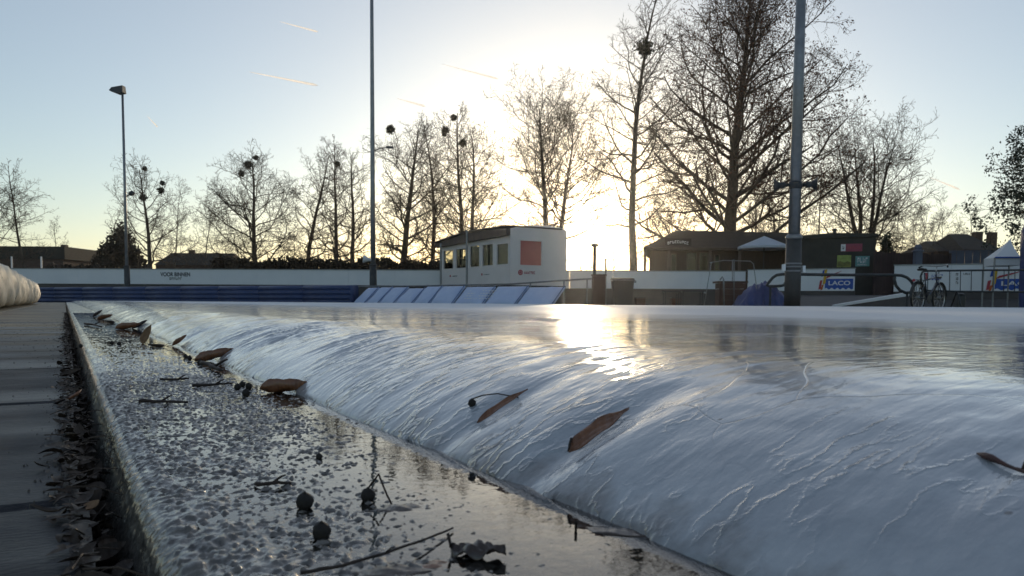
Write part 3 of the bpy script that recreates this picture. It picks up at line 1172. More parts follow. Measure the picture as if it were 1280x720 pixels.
def leaf_cloud(name, label, cat, px0, px1, ptop, Y, depth, n, size, mat, prof, seed, group=None, trunk=True):
    """dense shrub or hedge: a woody core and very many leaf faces filling its volume under profile prof(u)"""
    rr = random.Random(seed)
    a, b_ = at(px0, 330, Y), at(px1, 330, Y)
    top = at((px0 + px1) / 2, ptop, Y).z
    cx = (a.x + b_.x) / 2
    root = thing(name, label, cat, (cx, Y, GZ), group)
    V, Q, lines = [], [], []
    w = b_.x - a.x
    hz = top - GZ
    for i in range(n):
        u = rr.random()
        h = hz * prof(u) * (1 + rr.gauss(0, .035))
        z = h * rr.random()
        c = ((u - .5) * w + rr.gauss(0, .1), rr.uniform(-.5, .5) * depth * (.4 + .6 * (1 - z / max(hz, .1))), z)
        leaf_quad(V, Q, c, size * rr.uniform(.6, 1.4), rr)
    for i in range(int(abs(w) * 9) + 20):
        u = rr.random()
        h = hz * prof(u)
        x = (u - .5) * w
        y = rr.uniform(-.3, .3) * depth
        lines.append(([(x, y, 0), (x + rr.gauss(0, .12), y + rr.gauss(0, .1), h * .5), (x + rr.gauss(0, .3), y + rr.gauss(0, .2), h * rr.uniform(.9, 1.08))], [.035, .025, .01], 4))
    link('branches', tubes_mesh(lines), M_bark, root)
    link('foliage', np_mesh(np.array(V), np.array(Q)), mat, root)
    return root


leaf_cloud('ivy_shrub', 'dense dark conical shrub behind the far left lamp pole', 'shrub', 98, 188, 279, 72, 4, 15000, .18, M_hedge,
           lambda u: max(.22, (1 - abs(u - .62) / (.62 if u < .62 else .45)) ** .8 if abs(u - .62) < (.62 if u < .62 else .45) else .2), 41)
leaf_cloud('brown_hedge', 'long brown hedge behind the white boards left of the cabin', 'hedge', 268, 700, 323, 47.5, 1.6, 30000, .15, M_hedge,
           lambda u: .93 + .06 * math.sin(u * 37) * math.sin(u * 11) + .03 * math.sin(u * 91), 42)
leaf_cloud('low_hedge', 'low dark hedge between the two houses at the left', 'hedge', 60, 130, 331, 56, 1.6, 5000, .15, M_hedge,
           lambda u: .92 + .08 * math.sin(u * 23), 43)
leaf_cloud('columnar_conifer', 'narrow dark conifer right beside the kiosk wall', 'tree', 1102, 1114, 291, 45, .7, 1700, .10, M_ever,
           lambda u: .98 - .9 * abs(u - .5) ** 2, 44)

# evergreen tree at the right edge: trunk outside the picture, leafy limbs reaching in
rr = random.Random(77)
p0 = at(1404, 330, 36)
root = thing('evergreen_tree', 'dark leafy evergreen reaching in from the right edge above the white tent', 'tree', (p0.x, 36, GZ))
T_ = Tree(78, .012, .2, 1.0, .04, 3)
T_.leader((0, 0, 0), (0, 0, 1), 9.4, .2, 3.7, .3, shp_round, 52, ang=(60, 88))
link('trunk', tubes_mesh(T_.thick), M_bark, root, True)
link('crown', tubes_mesh(T_.thin), M_twig, root)
V, Q = [], []
for t in T_.tips:
    if rr.random() < .5:
        continue
    for k in range(26):
        leaf_quad(V, Q, [t[i] + rr.gauss(0, .15) for i in range(3)], rr.uniform(.05, .10), rr)
link('foliage', np_mesh(np.array(V), np.array(Q)), M_ever, root)


# ------------------------------------------------------------------ BACKGROUND: walls, pads, cabin, pub, poles
def wall(name, label, p0, p1, zt, zb, group=None, mat=M_board, cap=True):
    F = Face(p0, p1)
    root = thing(name, label, 'wall', (p0[0], p0[1], GZ), group)
    mb = MB()
    F.box(mb, 0, F.L, GZ, zb, -.25, 0)
    build('plinth', mb, M_base, root)
    n = max(1, round(F.L / 2.5))
    for i in range(n):
        mb = MB()
        F.box(mb, i * F.L / n + .004, (i + 1) * F.L / n - .004, zb, zt, -.06, .04)
        build('board', mb, mat, root)
    mb = MB()
    F.box(mb, -.03, F.L + .03, zt, zt + .045, -.09, .07)
    build('top_rail', mb, M_galv if cap else mat, root)
    return root, F


WL0, WL1 = at(-70, 337, 44), at(552, 339, 42.5)
root, FWL = wall('rink_wall', 'long low white boarded wall from the left edge of the photo to the cabin, on a dark plinth', WL0, WL1, 1.84, 1.02, 'white boarded walls round the rink')
u0, z0 = FWL.hit(201, 345.5)
u1, z1 = FWL.hit(238, 340.5)
mb = MB()
text_on(FWL, mb, 'VOOR BINNEN', u0, u1, z0, z1, .041, .03)
o = build('lettering', mb, M_black, root)
u0, z0 = FWL.hit(212, 349.8)
u1, z1 = FWL.hit(228, 346.8)
mb = MB()
glyphs(FWL, mb, u0, u1, z0, z1, .041, 6, 5)
build('small_lettering', mb, M_plastic, root)
WM0, WM1 = at(552, 339, 42.5), at(932, 341, 41.3)
root, FWM = wall('rink_wall', 'low white boarded wall running behind the cabin and the bins, in front of the pub', WM0, WM1, 1.84, .90, 'white boarded walls round the rink')
WK0, WK1 = at(935, 338, 39.6), at(1069, 337, 37.2)
root, FWK = wall('rink_wall', 'short white boarded wall behind the big speaker mast, with a blue banner at its right end', WK0, WK1, 1.84, .78, 'white boarded walls round the rink')
WR0, WR1 = at(1118, 333, 34), at(1345, 331, 31)
root, FWR = wall('rink_wall', 'white boarded wall behind the bicycle and the crowd barrier at the right', WR0, WR1, 1.84, .70, 'white boarded walls round the rink')
mb = MB()
u0, z0 = FWR.hit(1164, 350)
u1, z1 = FWR.hit(1179, 343)
glyphs(FWR, mb, u0, u1, z0, z1, .041, 4, 8)
build('blue_lettering', mb, M_logoblue, root)
mb = MB()
u0, z0 = FWR.hit(1156, 350)
u1, z1 = FWR.hit(1160, 341)
FWR.box(mb, u0, u1, z0, z1, .041, .05)
build('red_emblem', mb, M_red, root)
mb = MB()
for k in range(3):
    u0, z0 = FWR.hit(1194.5, 345 + k * 5)
    u1, z1 = FWR.hit(1198, 341.5 + k * 5)
    glyphs(FWR, mb, u0, u1, z0, z1, .041, 2, 20 + k)
u0, z0 = FWR.hit(1204, 343.5)
u1, z1 = FWR.hit(1213, 341)
glyphs(FWR, mb, u0, u1, z0, z1, .041, 4, 31)
build('small_lettering', mb, M_plastic, root)


def banner(F, px0, px1, pyt, pyb, pex, label):
    """white banner edge, emblem of red/orange/blue/yellow bars with a swoosh, blue field with LACO and a wavy foot"""
    u0, zb = F.hit(px0, pyb)
    u1, zt = F.hit(px1, pyt)
    e0 = F.hit(pex, pyb)[0]
    H = zt - zb
    root = thing('banner', label, 'banner', F.pt(u0, zb, .045), 'blue and white banners on the wall')
    mb = MB()
    k = 9
    poly = [(u0, zb + H * .68), (u0, zb + H * .14)]
    for i in range(k * 4 + 1):
        u = u0 + (u1 - u0) * i / (k * 4)
        poly.append((u, zb + H * (.10 + .05 * math.sin(i / 7.2 * 2 * math.pi))))
    poly += [(u1, zb + H * .68)]
    F.poly(mb, poly, .042, .05)
    build('blue_field', mb, M_logoblue, root)
    mb = MB()
    W = u1 - u0
    text_on(F, mb, 'LACO', u0 + W * .13, u1 - W * .10, zb + H * .30, zb + H * .56, .056, .02)
    build('lettering', mb, M_white, root)
    ew = (u0 - e0)
    for nm, a, bb, z0, z1, m in (('red_bar', 0, .38, .05, .62, M_red), ('orange_bar', .30, .62, .0, .36, M_orange), ('blue_bar', .40, .74, .80, 1.22, M_logoblue), ('yellow_bar', .66, 1.08, .36, 1.25, M_yellow)):
        mb = MB()
        sl = .08 * H
        F.poly(mb, [(e0 + ew * a, zb + H * z0), (e0 + ew * bb, zb + H * (z0 + .04)), (e0 + ew * bb + sl, zb + H * z1), (e0 + ew * a + sl, zb + H * (z1 - .04))], .052, .060)
        build(nm, mb, m, root)
    mb = MB()
    F.poly(mb, [(u0 + .02, zb + H * .68), (u0 + W * .08, zb + H * .86), (u0 + W * .30, zb + H * .98), (u0 + W * .62, zb + H * 1.16), (u0 + W * .34, zb + H * .92), (u0 + W * .12, zb + H * .76)], .062, .068)
    build('swoosh', mb, M_red, root)
    return root


banner(FWK, 1031, 1067, 341.5, 363, 1023, 'blue LACO banner with red and yellow emblem on the short wall right of the mast')
banner(FWR, 1243, 1306, 341, 364, 1232, 'large blue LACO banner with red and yellow emblem behind the barrier at the right edge')

# ramp into the opening right of the short wall, with white painted edge
rp, a0, a1 = MB(), at(1044, 381.5, 21.5), at(1138, 367, 25)
pts = [Vector((a0.x, a0.y, GZ)), Vector((a1.x, a1.y, GZ)), Vector((a1.x, a1.y, a1.z - .06)), Vector((a0.x, a0.y, a0.z - .06))]
rp.prism(pts, (-1.2, 6.0, 0))
struct(build('ramp', rp, M_base))
mb = MB()
mb.prism([a0 + Vector((0, -.03, -.05)), a1 + Vector((0, -.03, -.07)), a1 + Vector((0, -.03, .05)), a0 + Vector((0, -.03, .01))], (-.03, .16, 0))
tag(build('ramp_kerb', mb, M_board), 'pale sloping edge beam of the ramp left of the bicycle', 'kerb beam')
# dark asphalt bank seen under the right hand walls
mb = MB()
b0, b1 = at(935, 380, 36), at(1345, 380, 29.5)
mb.prism([Vector((b0.x, b0.y, GZ)), Vector((b0.x, b0.y + 2.6, GZ)), Vector((b0.x, b0.y + 2.6, .55))], (b1.x - b0.x, b1.y - b0.y, 0))
struct(build('bank', mb, M_base))

# ------------------------------------------------------------------ navy padding, left
P0, P1 = at(38, 375, 42.5), at(441, 377, 30.8)
F = Face(P0, P1)
root = thing('crash_padding', 'dark navy ribbed crash padding along the far left rink edge', 'padding', (P1.x, P1.y, GZ))
PH = 0.70
nseg = 9
for i in range(nseg):
    mb = MB()
    ua, ub = i * F.L / nseg + .006, (i + 1) * F.L / nseg - .006
    secs = []
    for q in range(25):
        v = q / 24
        z = GZ + .05 + (PH + .10) * v
        rib = abs(math.sin(v * math.pi * 4))
        secs.append((z, .10 + .10 * rib ** .6 * (1 if v < .97 else .5)))
    vs = []
    for u in (ua, ua + .03, ub - .03, ub):
        for (z, d) in secs:
            vs.append(F.pt(u, z, d * (.8 if u in (ua, ub) else 1)))
        vs.append(F.pt(u, secs[-1][0] + .01, -.35))
        vs.append(F.pt(u, secs[0][0], -.35))
    k = len(secs) + 2
    fs = []
    for c in range(3):
        for r_ in range(k):
            j = (r_ + 1) % k
            fs.append((c * k + r_, c * k + j, (c + 1) * k + j, (c + 1) * k + r_))
    fs += [tuple(range(k - 1, -1, -1)), tuple(3 * k + q for q in range(k))]
    mb.add(vs, fs)
    build('cushion', mb, M_navy, root, True)

# ------------------------------------------------------------------ pale blue slanted pads, centre
Q0, Q1 = at(440, 378, 30.6), at(690, 380, 24.4)
d = (Q1 - Q0)
d.z = 0
Lq = d.length
a = d.normalized()
n2 = Vector((-a.y, a.x, 0))           # away from the ice
pads = [0, .085, .165, .262, .36, .435, .60, .79, .89, 1.0]
pads = [0, .075, .155, .245, .345, .435, .555, .70, .845, 1.0]
plab = ['first', 'second', 'third', 'fourth', 'fifth', 'sixth', 'seventh', 'eighth', 'ninth']
pr = random.Random(5)
for i in range(9):
    u0, u1 = pads[i] * Lq, pads[i + 1] * Lq
    lab = f'pale blue covered crash pad lying aslant, {plab[i]} of nine from the left'
    if i == 6:
        lab = 'pale blue slanted crash pad with faint printed lines, below the cabin windows'
    elif i == 0:
        lab = 'pale blue slanted crash pad that touches the end of the navy padding'
    elif i == 8:
        lab = 'wide mauve blue slanted crash pad at the right end of its row'
    root = thing('crash_pad', lab, 'crash pad', Q0 + a * (u0 + u1) / 2 + Vector((0, 0, GZ - Q0.z)), 'slanted pale blue crash pads')
    mb = MB()
    zt = .70 + pr.uniform(-.03, .04)
    lean = .82 + pr.uniform(-.07, .07)
    nu, nv = 10, 8
    g = .035
    vs = []
    th = Vector((-n2.x * .6, -n2.y * .6, .75)).normalized() * .14
    for side in (1, 0):
        for v in range(nv + 1):
            for u in range(nu + 1):
                uu, vv = u / nu, v / nv
                p = Q0 + a * (u0 + g + (u1 - u0 - 2 * g) * uu)
                p.z = GZ
                p += n2 * (lean * vv) + Vector((0, 0, zt * vv))
                bul = (1 - (2 * uu - 1) ** 6) * (1 - (2 * vv - 1) ** 6)
                if side:
                    p += th * (.35 + .65 * bul) + Vector((0, 0, 1)) * .03 * math.sin(uu * 7 + i * 2.3 + vv * 4) * bul + Vector((0, 0, 1)) * .014 * math.sin(uu * 19 - vv * 8 + i) * bul
                vs.append(p)
    M = (nu + 1) * (nv + 1)
    fs = []
    for v in range(nv):
        for u in range(nu):
            q = v * (nu + 1) + u
            fs.append((q, q + 1, q + nu + 2, q + nu + 1))
            fs.append((M + q, M + q + nu + 1, M + q + nu + 2, M + q + 1))
    rim = [u for u in range(nu + 1)] + [(v + 1) * (nu + 1) - 1 for v in range(1, nu if False else nv + 1)] + [nv * (nu + 1) + u for u in range(nu - 1, -1, -1)] + [v * (nu + 1) for v in range(nv - 1, 0, -1)]
    for k in range(len(rim)):
        j = (k + 1) % len(rim)
        fs.append((rim[j], rim[k], M + rim[k], M + rim[j]))
    mb.add(vs, fs)
    build('cover', mb, M_lblue, root, True)
    mb = MB()
    e = [Q0 + a * (u1 - .012) + Vector((0, 0, GZ - Q0.z)) + n2 * (lean * v) + Vector((0, 0, zt * v)) + th * .8 for v in (0.02, .5, .98)]
    mb.tube(e, .017, 6)
    build('seam', mb, M_seam, root)
    if i == 6:
        for k in range(4):
            v0 = .30 + k * .13
            mb = MB()
            for q in range(9):
                ua, ub = u0 + .45 + q * .14 + (k % 2) * .05, u0 + .45 + q * .14 + .09
                c = Q0 + a * ((ua + ub) / 2) + Vector((0, 0, GZ - Q0.z)) + n2 * (lean * v0) + Vector((0, 0, zt * v0)) + th * 1.06
                mb.add([c + a * sx * .045 + (n2 * lean + Vector((0, 0, zt))).normalized() * sy * .02 for sx, sy in ((-1, -1), (1, -1), (1, 1), (-1, 1))], [(0, 1, 2, 3)])
            build('text_line', mb, M_white, root)

# steel pipe handrail above the pads
root = thing('handrail', 'thin steel pipe handrail in front of the cabin above the slanted pads', 'handrail', at(585, 378, 33) * 1.0)
pp = [at(430, 358.5, 36), at(520, 357.5, 34.5), at(640, 355.0, 32), at(705, 350.5, 30.5), at(742, 348.2, 29.5)]
mb = MB()
mb.tube(pp, .035, 8)
build('rail', mb, M_galv, root)
for px, py, Y in ((468, 358, 35.4), (560, 356.8, 33.6), (663, 353.4, 31.4), (705, 350.5, 30.5), (734, 348.6, 29.7)):
    p = at(px, py, Y)
    mb = MB()
    mb.tube([(p.x, p.y, GZ), tuple(p)], .028, 8)
    build('post', mb, M_galv, root)

# ------------------------------------------------------------------ cabin
C = at(637.5, 355, 36)
Lp = at(551, 357, 42)
Rp = at(707, 353, 40.2)
zb = 0.93
_d = Vector((C.x - Lp.x, C.y - Lp.y, 0)).normalized()
Rp = C + Vector((-_d.y, _d.x, 0)) * 3.25
root = thing('judges_cabin', 'white panelled rink cabin with dark roof edge, five windows and a red one', 'cabin', (C.x, C.y, GZ))
FL, FR = Face(Lp, C), Face(C, Rp)
zl = FL.hit(560, 304)[1]
zt = 3.05


def wall_open(F, mb, u0, u1, z0, z1, opens, d0=-.12, d1=0.0):
    """opens: sorted list (ua, ub, za, zb)"""
    x = u0
    for (ua, ub, za, zb_) in opens:
        F.box(mb, x, ua, z0, z1, d0, d1)
        F.box(mb, ua, ub, z0, za, d0, d1)
        F.box(mb, ua, ub, zb_, z1, d0, d1)
        x = ub
    F.box(mb, x, u1, z0, z1, d0, d1)


wins = []
for (pa, pb, ya, yb) in ((554, 567, 337, 312), (569.5, 583, 336, 310), (587, 600, 334.5, 306), (602.5, 617, 333, 304.5), (620.5, 636, 331.5, 303.5)):
    ua, za = FL.hit(pa, yb)
    ub, zb2 = FL.hit(pb, yb)
    za = FL.hit((pa + pb) / 2, ya)[1]
    zc = FL.hit((pa + pb) / 2, yb)[1]
    wins.append((ua, ub, za, zc))
mb = MB()
wall_open(FL, mb, .0, FL.L - .02, zb, 3.34, wins)
build('front_wall', mb, M_cabin, root)
mb = MB()
FL.box(mb, 0, FL.L, GZ, zb, -.5, -.05)
FR.box(mb, .2, FR.L, GZ, zb, -.6, -.05)
build('plinth', mb, M_base, root)
for i, (ua, ub, za, zc) in enumerate(wins):
    mb = MB()
    e = .05
    for (x0, x1, y0, y1) in ((ua, ua + e, za, zc), (ub - e, ub, za, zc), (ua + e, ub - e, za, za + e), (ua + e, ub - e, zc - e, zc)):
        FL.box(mb, x0 + .002, x1 - .002, y0 + .002, y1 - .002, -.09, .015)
    wdw = build('window', mb, M_cabin, root)
    mb = MB()
    FL.box(mb, ua + e, ub - e, za + e, zc - e, -.055, -.045)
    build('pane', mb, M_glass, wdw)
# back and end walls of the hollow left wing, its rear windows let the light through
depth = 2.6
mb = MB()
ops = []
wall_open(FL, mb, .1, FL.L - .16, zb, 3.25, ops, -depth, -depth + .1)
FL.box(mb, .0, .10, zb, 3.2, -depth, -1.75)
FL.box(mb, .0, .10, zb, 3.2, -.25, -.125)
FL.box(mb, .0, .10, zb, 1.7, -1.75, -.25)
FL.box(mb, .0, .10, 3.0, 3.2, -1.75, -.25)
FL.box(mb, .1, FL.L - 2.45, zb - .02, zb + .06, -depth + .1, -.125)
build('rear_wall', mb, M_fascia, root)
# dark fascia and roof over the left wing
mb = MB()
fz0, fz1 = 3.18, 3.62
mb.prism([FL.pt(-.25, 3.06, .22), FL.pt(FL.L + .02, 3.24, .22), FL.pt(FL.L + .02, 3.60, .22), FL.pt(FL.L * .45, 3.60, .22), FL.pt(-.25, 3.28, .22)], FL.n * -.21)
build('fascia', mb, M_fascia, root)
mb = MB()
mb.prism([FL.pt(-.3, 3.29, .34), FL.pt(FL.L * .45, 3.63, .3), FL.pt(FL.L + .05, 3.64, .26), FL.pt(FL.L + .05, 3.70, .26), FL.pt(FL.L * .45, 3.69, .3), FL.pt(-.3, 3.35, .34)], FL.n * -(depth + .6))
build('roof', mb, M_fascia, root)
# right block with the red window
rw0, rz0 = FR.hit(650, 331)
rw1, rz1 = FR.hit(677, 302)
mb = MB()
wall_open(FR, mb, .0, FR.L, zb, 3.45, [(rw0, rw1, rz0, rz1)])
# rounded parapet
prof_ = [(0, 3.45), (FR.L, 3.45), (FR.L, 3.62), (FR.L * .93, 3.72), (FR.L * .7, 3.80), (FR.L * .36, 3.78), (FR.L * .16, 3.68), (0, 3.55)]
FR.poly(mb, prof_, -.12, .0)
build('side_wall', mb, M_cabin, root)
mb = MB()
FR.box(mb, FR.L - .12, FR.L, zb, 3.6, -2.4, -.125)
FR.box(mb, .005, FR.L - .125, 3.40, 3.5, -2.4, -.125)
FR.box(mb, .14, FR.L - .125, zb, 3.39, -2.4, -2.28)
build('back_block', mb, M_cabin, root)
mb = MB()
e = .06
for (x0, x1, y0, y1) in ((rw0 - e, rw0, rz0 - e, rz1 + e), (rw1, rw1 + e, rz0 - e, rz1 + e), (rw0, rw1, rz0 - e, rz0), (rw0, rw1, rz1, rz1 + e)):
    FR.box(mb, x0, x1, y0, y1, .003, .03)
wdw = build('red_window', mb, M_cabin, root)
mb = MB()
FR.box(mb, rw0 + .002, rw1 - .002, rz0 + .002, rz1 - .002, -.06, -.04)
build('red_screen', mb, pmat('red_screen', (0.58, 0.17, 0.14), (0.5, 0.14, 0.12), 1.5, .45), wdw)
# emblems and lettering under the windows
for F, ex, ey, er, tx0, tx1, nn, sd in ((FR, 650.5, 340.5, 3.3, 655, 669, 7, 51), (FL, 602.5, 343, 1.6, 605, 612, 5, 52), (FL, 563, 345, 1.6, 566, 572, 5, 53)):
    u, z = F.hit(ex, ey)
    rr_ = er * 38 / FPX
    mb = MB()
    mb.lathe(F.pt(u, z, .004), [(rr_, 0), (rr_, .008), (rr_ * .9, .012)], 18, F.n)
    em = build('emblem', mb, M_red, root)
    if F is FR:
        for k in range(5):
            mb = MB()
            w_ = k * 2 * math.pi / 5
            cu, cz = u + rr_ * .5 * math.cos(w_), z + rr_ * .5 * math.sin(w_)
            F.box(mb, cu - rr_ * .13, cu + rr_ * .13, cz - rr_ * .13, cz + rr_ * .13, .016, .02)
            build('emblem_mark', mb, M_cabin, em)
    ua, za = F.hit(tx0, ey + er * .55)
    ub, zc = F.hit(tx1, ey - er * .35)
    mb = MB()
    glyphs(F, mb, ua, ub, za, zc, .004, nn, sd)
    build('lettering', mb, M_red if F is FR else M_plastic, root)
# thin post before the cabin's left corner and in the middle of the front
for px, yb_, yt_, Y, lab in ((551, 358, 306, 40.8, 'thin post at the left corner of the cabin front'), (583.5, 356, 290, 38.3, 'thin grey post standing in front of the cabin between its second and third window')):
    p = at(px, yb_, Y)
    q = at(px, yt_, Y)
    mb = MB()
    mb.tube([(p.x, Y, GZ), (p.x, Y, q.z)], .055, 10)
    mb.lathe((p.x, Y, q.z), [(.07, 0), (.07, .05), (.02, .08)], 10)
    tag(build('steel_post', mb, M_galv), lab, 'post')

# ------------------------------------------------------------------ light masts
# far left lamp pole
p = at(159, 352, 39)
zt = at(155, 115, 39).z
root = thing('lamp_pole', 'slim lamp pole at the far left with a flat head and short side lamp', 'lamp pole', (p.x, p.y, GZ))
mb = MB()
mb.tube([(0, 0, 0), (0, 0, zt * .5), (0, 0, zt - GZ)], [.085, .07, .055], 12)
build('pole', mb, M_galv, root, True, local=True)
mb = MB()
mb.tube([(0, 0, 0), (0, 0, 1.85)], [.15, .14], 12)
mb.lathe((0, 0, 1.85), [(.14, 0), (.16, .03), (.09, .1)], 12)
build('pole_base', mb, M_mastlow, root, True, local=True)
mb = MB()
vs = [(-.62, -.13, .10), (.10, -.20, .0), (.10, .20, .0), (-.62, .13, .10), (-.50, -.10, .26), (.08, -.16, .34), (.08, .16, .34), (-.50, .10, .26), (-.2, -.17, -.06), (-.2, .17, -.06)]
vs = [(x, y, z + zt - GZ - .05) for x, y, z in vs]
mb.add(vs, [(0, 8, 9, 3), (8, 1, 2, 9), (4, 7, 6, 5), (0, 4, 5, 1, 8), (3, 9, 2, 6, 7), (0, 3, 7, 4), (1, 5, 6, 2)])
build('lamp_head', mb, M_dsteel, root, local=True)
zs = at(159, 243, 39).z - GZ
mb = MB()
mb.tube([(0.03, 0, zs - .12), (.2, 0, zs - .02)], .025, 6)
mb.lathe((.18, 0, zs), [(.05, 0), (.12, .1), (.13, .24), (.03, .3)], 10, (1, 0, .35))
build('side_lamp', mb, M_dsteel, root, True, local=True)

# tall thin mast
p = at(466.5, 357, 36)
root = thing('floodlight_mast', 'tall thin floodlight mast left of the cabin, running out of the top of the photo', 'mast', (p.x, p.y, GZ))
mb = MB()
mb.tube([(0, 0, 0), (0, 0, 6), (0, 0, 12), (0, 0, 16.5)], [.13, .105, .085, .07], 14)
build('pole', mb, M_galv, root, True, local=True)
mb = MB()
mb.tube([(0, 0, 0), (0, 0, 1.86)], [.175, .165], 14)
mb.lathe((0, 0, 1.86), [(.165, 0), (.18, .03), (.13, .09)], 14)
build('pole_base', mb, M_mastlow, root, True, local=True)
zs = at(466, 325, 36).z - GZ
mb = MB()
mb.lathe((-.08, -.05, zs), [(.06, 0), (.08, .12), (.19, .34), (.20, .36), (.16, .37)], 14, (-1, -.25, .12))
build('loudspeaker', mb, M_board, root, True, local=True)
zs = at(470, 186, 36).z - GZ
mb = MB()
mb.tube([(.05, 0, zs - .12), (.35, 0, zs + .03), (.75, 0, zs + .06)], .025, 6)
mb.box((.80, 0, zs + .07), (.34, .16, .09))
build('bracket_lamp', mb, M_dsteel, root, local=True)

# thick speaker mast at the right
p = at(990, 382, 18)
root = thing('speaker_mast', 'thick steel mast at the right with two horn loudspeakers and a wider dark foot', 'mast', (p.x, p.y, GZ))
zw = at(993, 298, 18).z - GZ
mb = MB()
mb.tube([(0, 0, 0), (0, 0, zw)], [.185, .175], 20)
build('mast_foot', mb, M_mastlow, root, True, local=True)
mb = MB()
mb.lathe((0, 0, zw), [(.176, -.02), (.19, .0), (.19, .04), (.14, .10)], 20)
mb.tube([(0, 0, zw + .05), (0, 0, 5.4), (0, 0, 9.5)], [.135, .118, .10], 20)
build('pole', mb, M_galv, root, True, local=True)
for zz in (.95, 1.05, 1.12):
    mb = MB()
    mb.lathe((0, 0, zz), [(.186, 0), (.194, .008), (.194, .03), (.186, .038)], 20)
    build('clamp_band', mb, M_galv, root, True, local=True)
for bx, bz in ((.235, 1.02), (-.225, 1.05)):
    mb = MB()
    mb.box((bx, -.02, bz), (.07, .10, .15), bev=.01)
    build('junction_box', mb, M_board, root, local=True)
zs = at(996, 231, 18).z - GZ
mb = MB()
mb.lathe((0, 0, zs - .10), [(.135, 0), (.155, .01), (.155, .16), (.135, .17)], 20)
build('bracket', mb, M_dsteel, root, True, local=True)
for sx, ay in ((-1, .45), (1, -.35)):
    mb = MB()
    ax = Vector((sx, ay, -.02)).normalized()
    mb.lathe(Vector((sx * .13, 0, zs)), [(.035, 0), (.04, .10), (.075, .12), (.075, .20), (.06, .21), (.09, .26), (.15, .33), (.17, .345), (.155, .335), (.06, .25)], 18, ax)
    build('horn_speaker', mb, M_dsteel, root, True, local=True)

# ------------------------------------------------------------------ pub with hip roof
Y0 = 45.5
e0, e1 = at(804, 309, Y0), at(1004, 309, Y0)
r0, r1 = at(846, 288, Y0 + 4.2), at(998, 291, Y0 + 4.2)
root = thing('pub', 'low brown timber pub with a dark hipped roof and arched lettering above its front', 'building', ((e0.x + e1.x) / 2, Y0, GZ))
ze = e0.z
mb = MB()
b0, b1 = Vector((e0.x * 1.2 + .2, Y0 + 8.4, ze)), Vector((e1.x, Y0 + 8.4, ze))
rz0_, rz1_ = r0, Vector((r1.x, r1.y, r1.z))
vs = [Vector((e0.x, Y0, ze)), Vector((e1.x, Y0, ze)), b1, b0, rz0_, rz1_]
vs += [v - Vector((0, 0, .14)) for v in vs[:4]]
mb.add(vs, [(0, 1, 5, 4), (1, 2, 5), (2, 3, 4, 5), (3, 0, 4), (0, 6, 7, 1), (1, 7, 8, 2), (2, 8, 9, 3), (3, 9, 6, 0), (9, 8, 7, 6)])
build('roof', mb, M_roof, root)
F = Face((e0.x + .55, Y0 + .9), (e1.x - .2, Y0 + .9))
pw = []
for pa, pb, ya, yb in ((838.5, 846, 340, 317), (858, 871, 338, 315), (874, 886, 338, 315), (893, 900, 345, 318)):
    ua, z_ = F.hit(pa, yb)
    ub, _ = F.hit(pb, yb)
    pw.append((ua, ub, F.hit(pa, ya)[1], z_))
mb = MB()
wall_open(F, mb, 0, F.L, GZ, ze + .1, pw)
build('wall', mb, M_pubwall, root)
mb = MB()
F.box(mb, 1.6, F.L - .1, GZ, ze, -5.2, -5.0)
build('back_wall', mb, M_pubwall, root)
for (ua, ub, za, zc) in pw:
    mb = MB()
    for (x0, x1, y0, y1) in ((ua, ua + .05, za, zc), (ub - .05, ub, za, zc), (ua + .05, ub - .05, za, za + .05), (ua + .05, ub - .05, zc - .05, zc)):
        F.box(mb, x0 + .002, x1 - .002, y0 + .002, y1 - .002, -.09, .02)
    wdw = build('window', mb, M_fascia, root)
    mb = MB()
    F.box(mb, ua + .05, ub - .05, za + .05, zc - .05, -.055, -.045)
    build('pane', mb, M_glass, wdw)
FV = Face((e0.x + .1, Y0 + .15), (e1.x - .1, Y0 + .15))
for px in (806.5, 836, 888, 925):
    u, _ = FV.hit(px, 320)
    mb = MB()
    FV.box(mb, u - .07, u + .07, GZ, ze - .14, -.14, 0)
    build('veranda_post', mb, M_fascia, root)
u0, z0 = FV.hit(834, 308)
u1, z1 = FV.hit(861, 304.2)
mb = MB()
slope = Face((e0.x, Y0 - .02), (e1.x, Y0 - .02))
u0, z0 = slope.hit(834, 306)
u1, z1 = slope.hit(861, 302.8)
mb2 = MB()
slope.box(mb2, u0 - .15, u1 + .15, z0 - .05, z1 + .22, -.05, -.0)
sb = build('sign_board', mb2, M_roof, root)
glyphs(slope, mb, u0, u1, z0, z1, .004, 9, 61, arch=.10)
build('lettering', mb, M_board, sb)

# terrace parasol
p = at(955, 309, 43)
ap = at(955, 295, 43).z
root = thing('parasol', 'open white terrace parasol in front of the pub, left of the thick mast', 'parasol', (p.x, p.y, GZ))
mb = MB()
n = 8
Rr = 1.48
vs, fs = [(0, 0, ap - GZ)], []
for k in range(n * 2):
    w_ = k * math.pi / n + .2
    rr_ = Rr if k % 2 == 0 else Rr * .94
    vs.append((math.cos(w_) * rr_, math.sin(w_) * rr_, p.z - GZ + (.0 if k % 2 == 0 else .03)))
for k in range(n * 2):
    w_ = k * math.pi / n + .2
    rr_ = Rr if k % 2 == 0 else Rr * .94
    vs.append((math.cos(w_) * rr_ * .99, math.sin(w_) * rr_ * .99, p.z - GZ - .11))
for k in range(n * 2):
    j = (k + 1) % (n * 2)
    fs += [(0, 1 + k, 1 + j), (1 + k, 1 + n * 2 + k, 1 + n * 2 + j, 1 + j)]
mb.add(vs, fs)
build('canopy', mb, M_parasol, root, local=True)
mb = MB()
mb.tube([(0, 0, 0), (0, 0, ap - GZ + .08)], .03, 8)
mb.box((0, 0, .05), (.7, .7, .1))
build('pole', mb, M_dsteel, root, local=True)

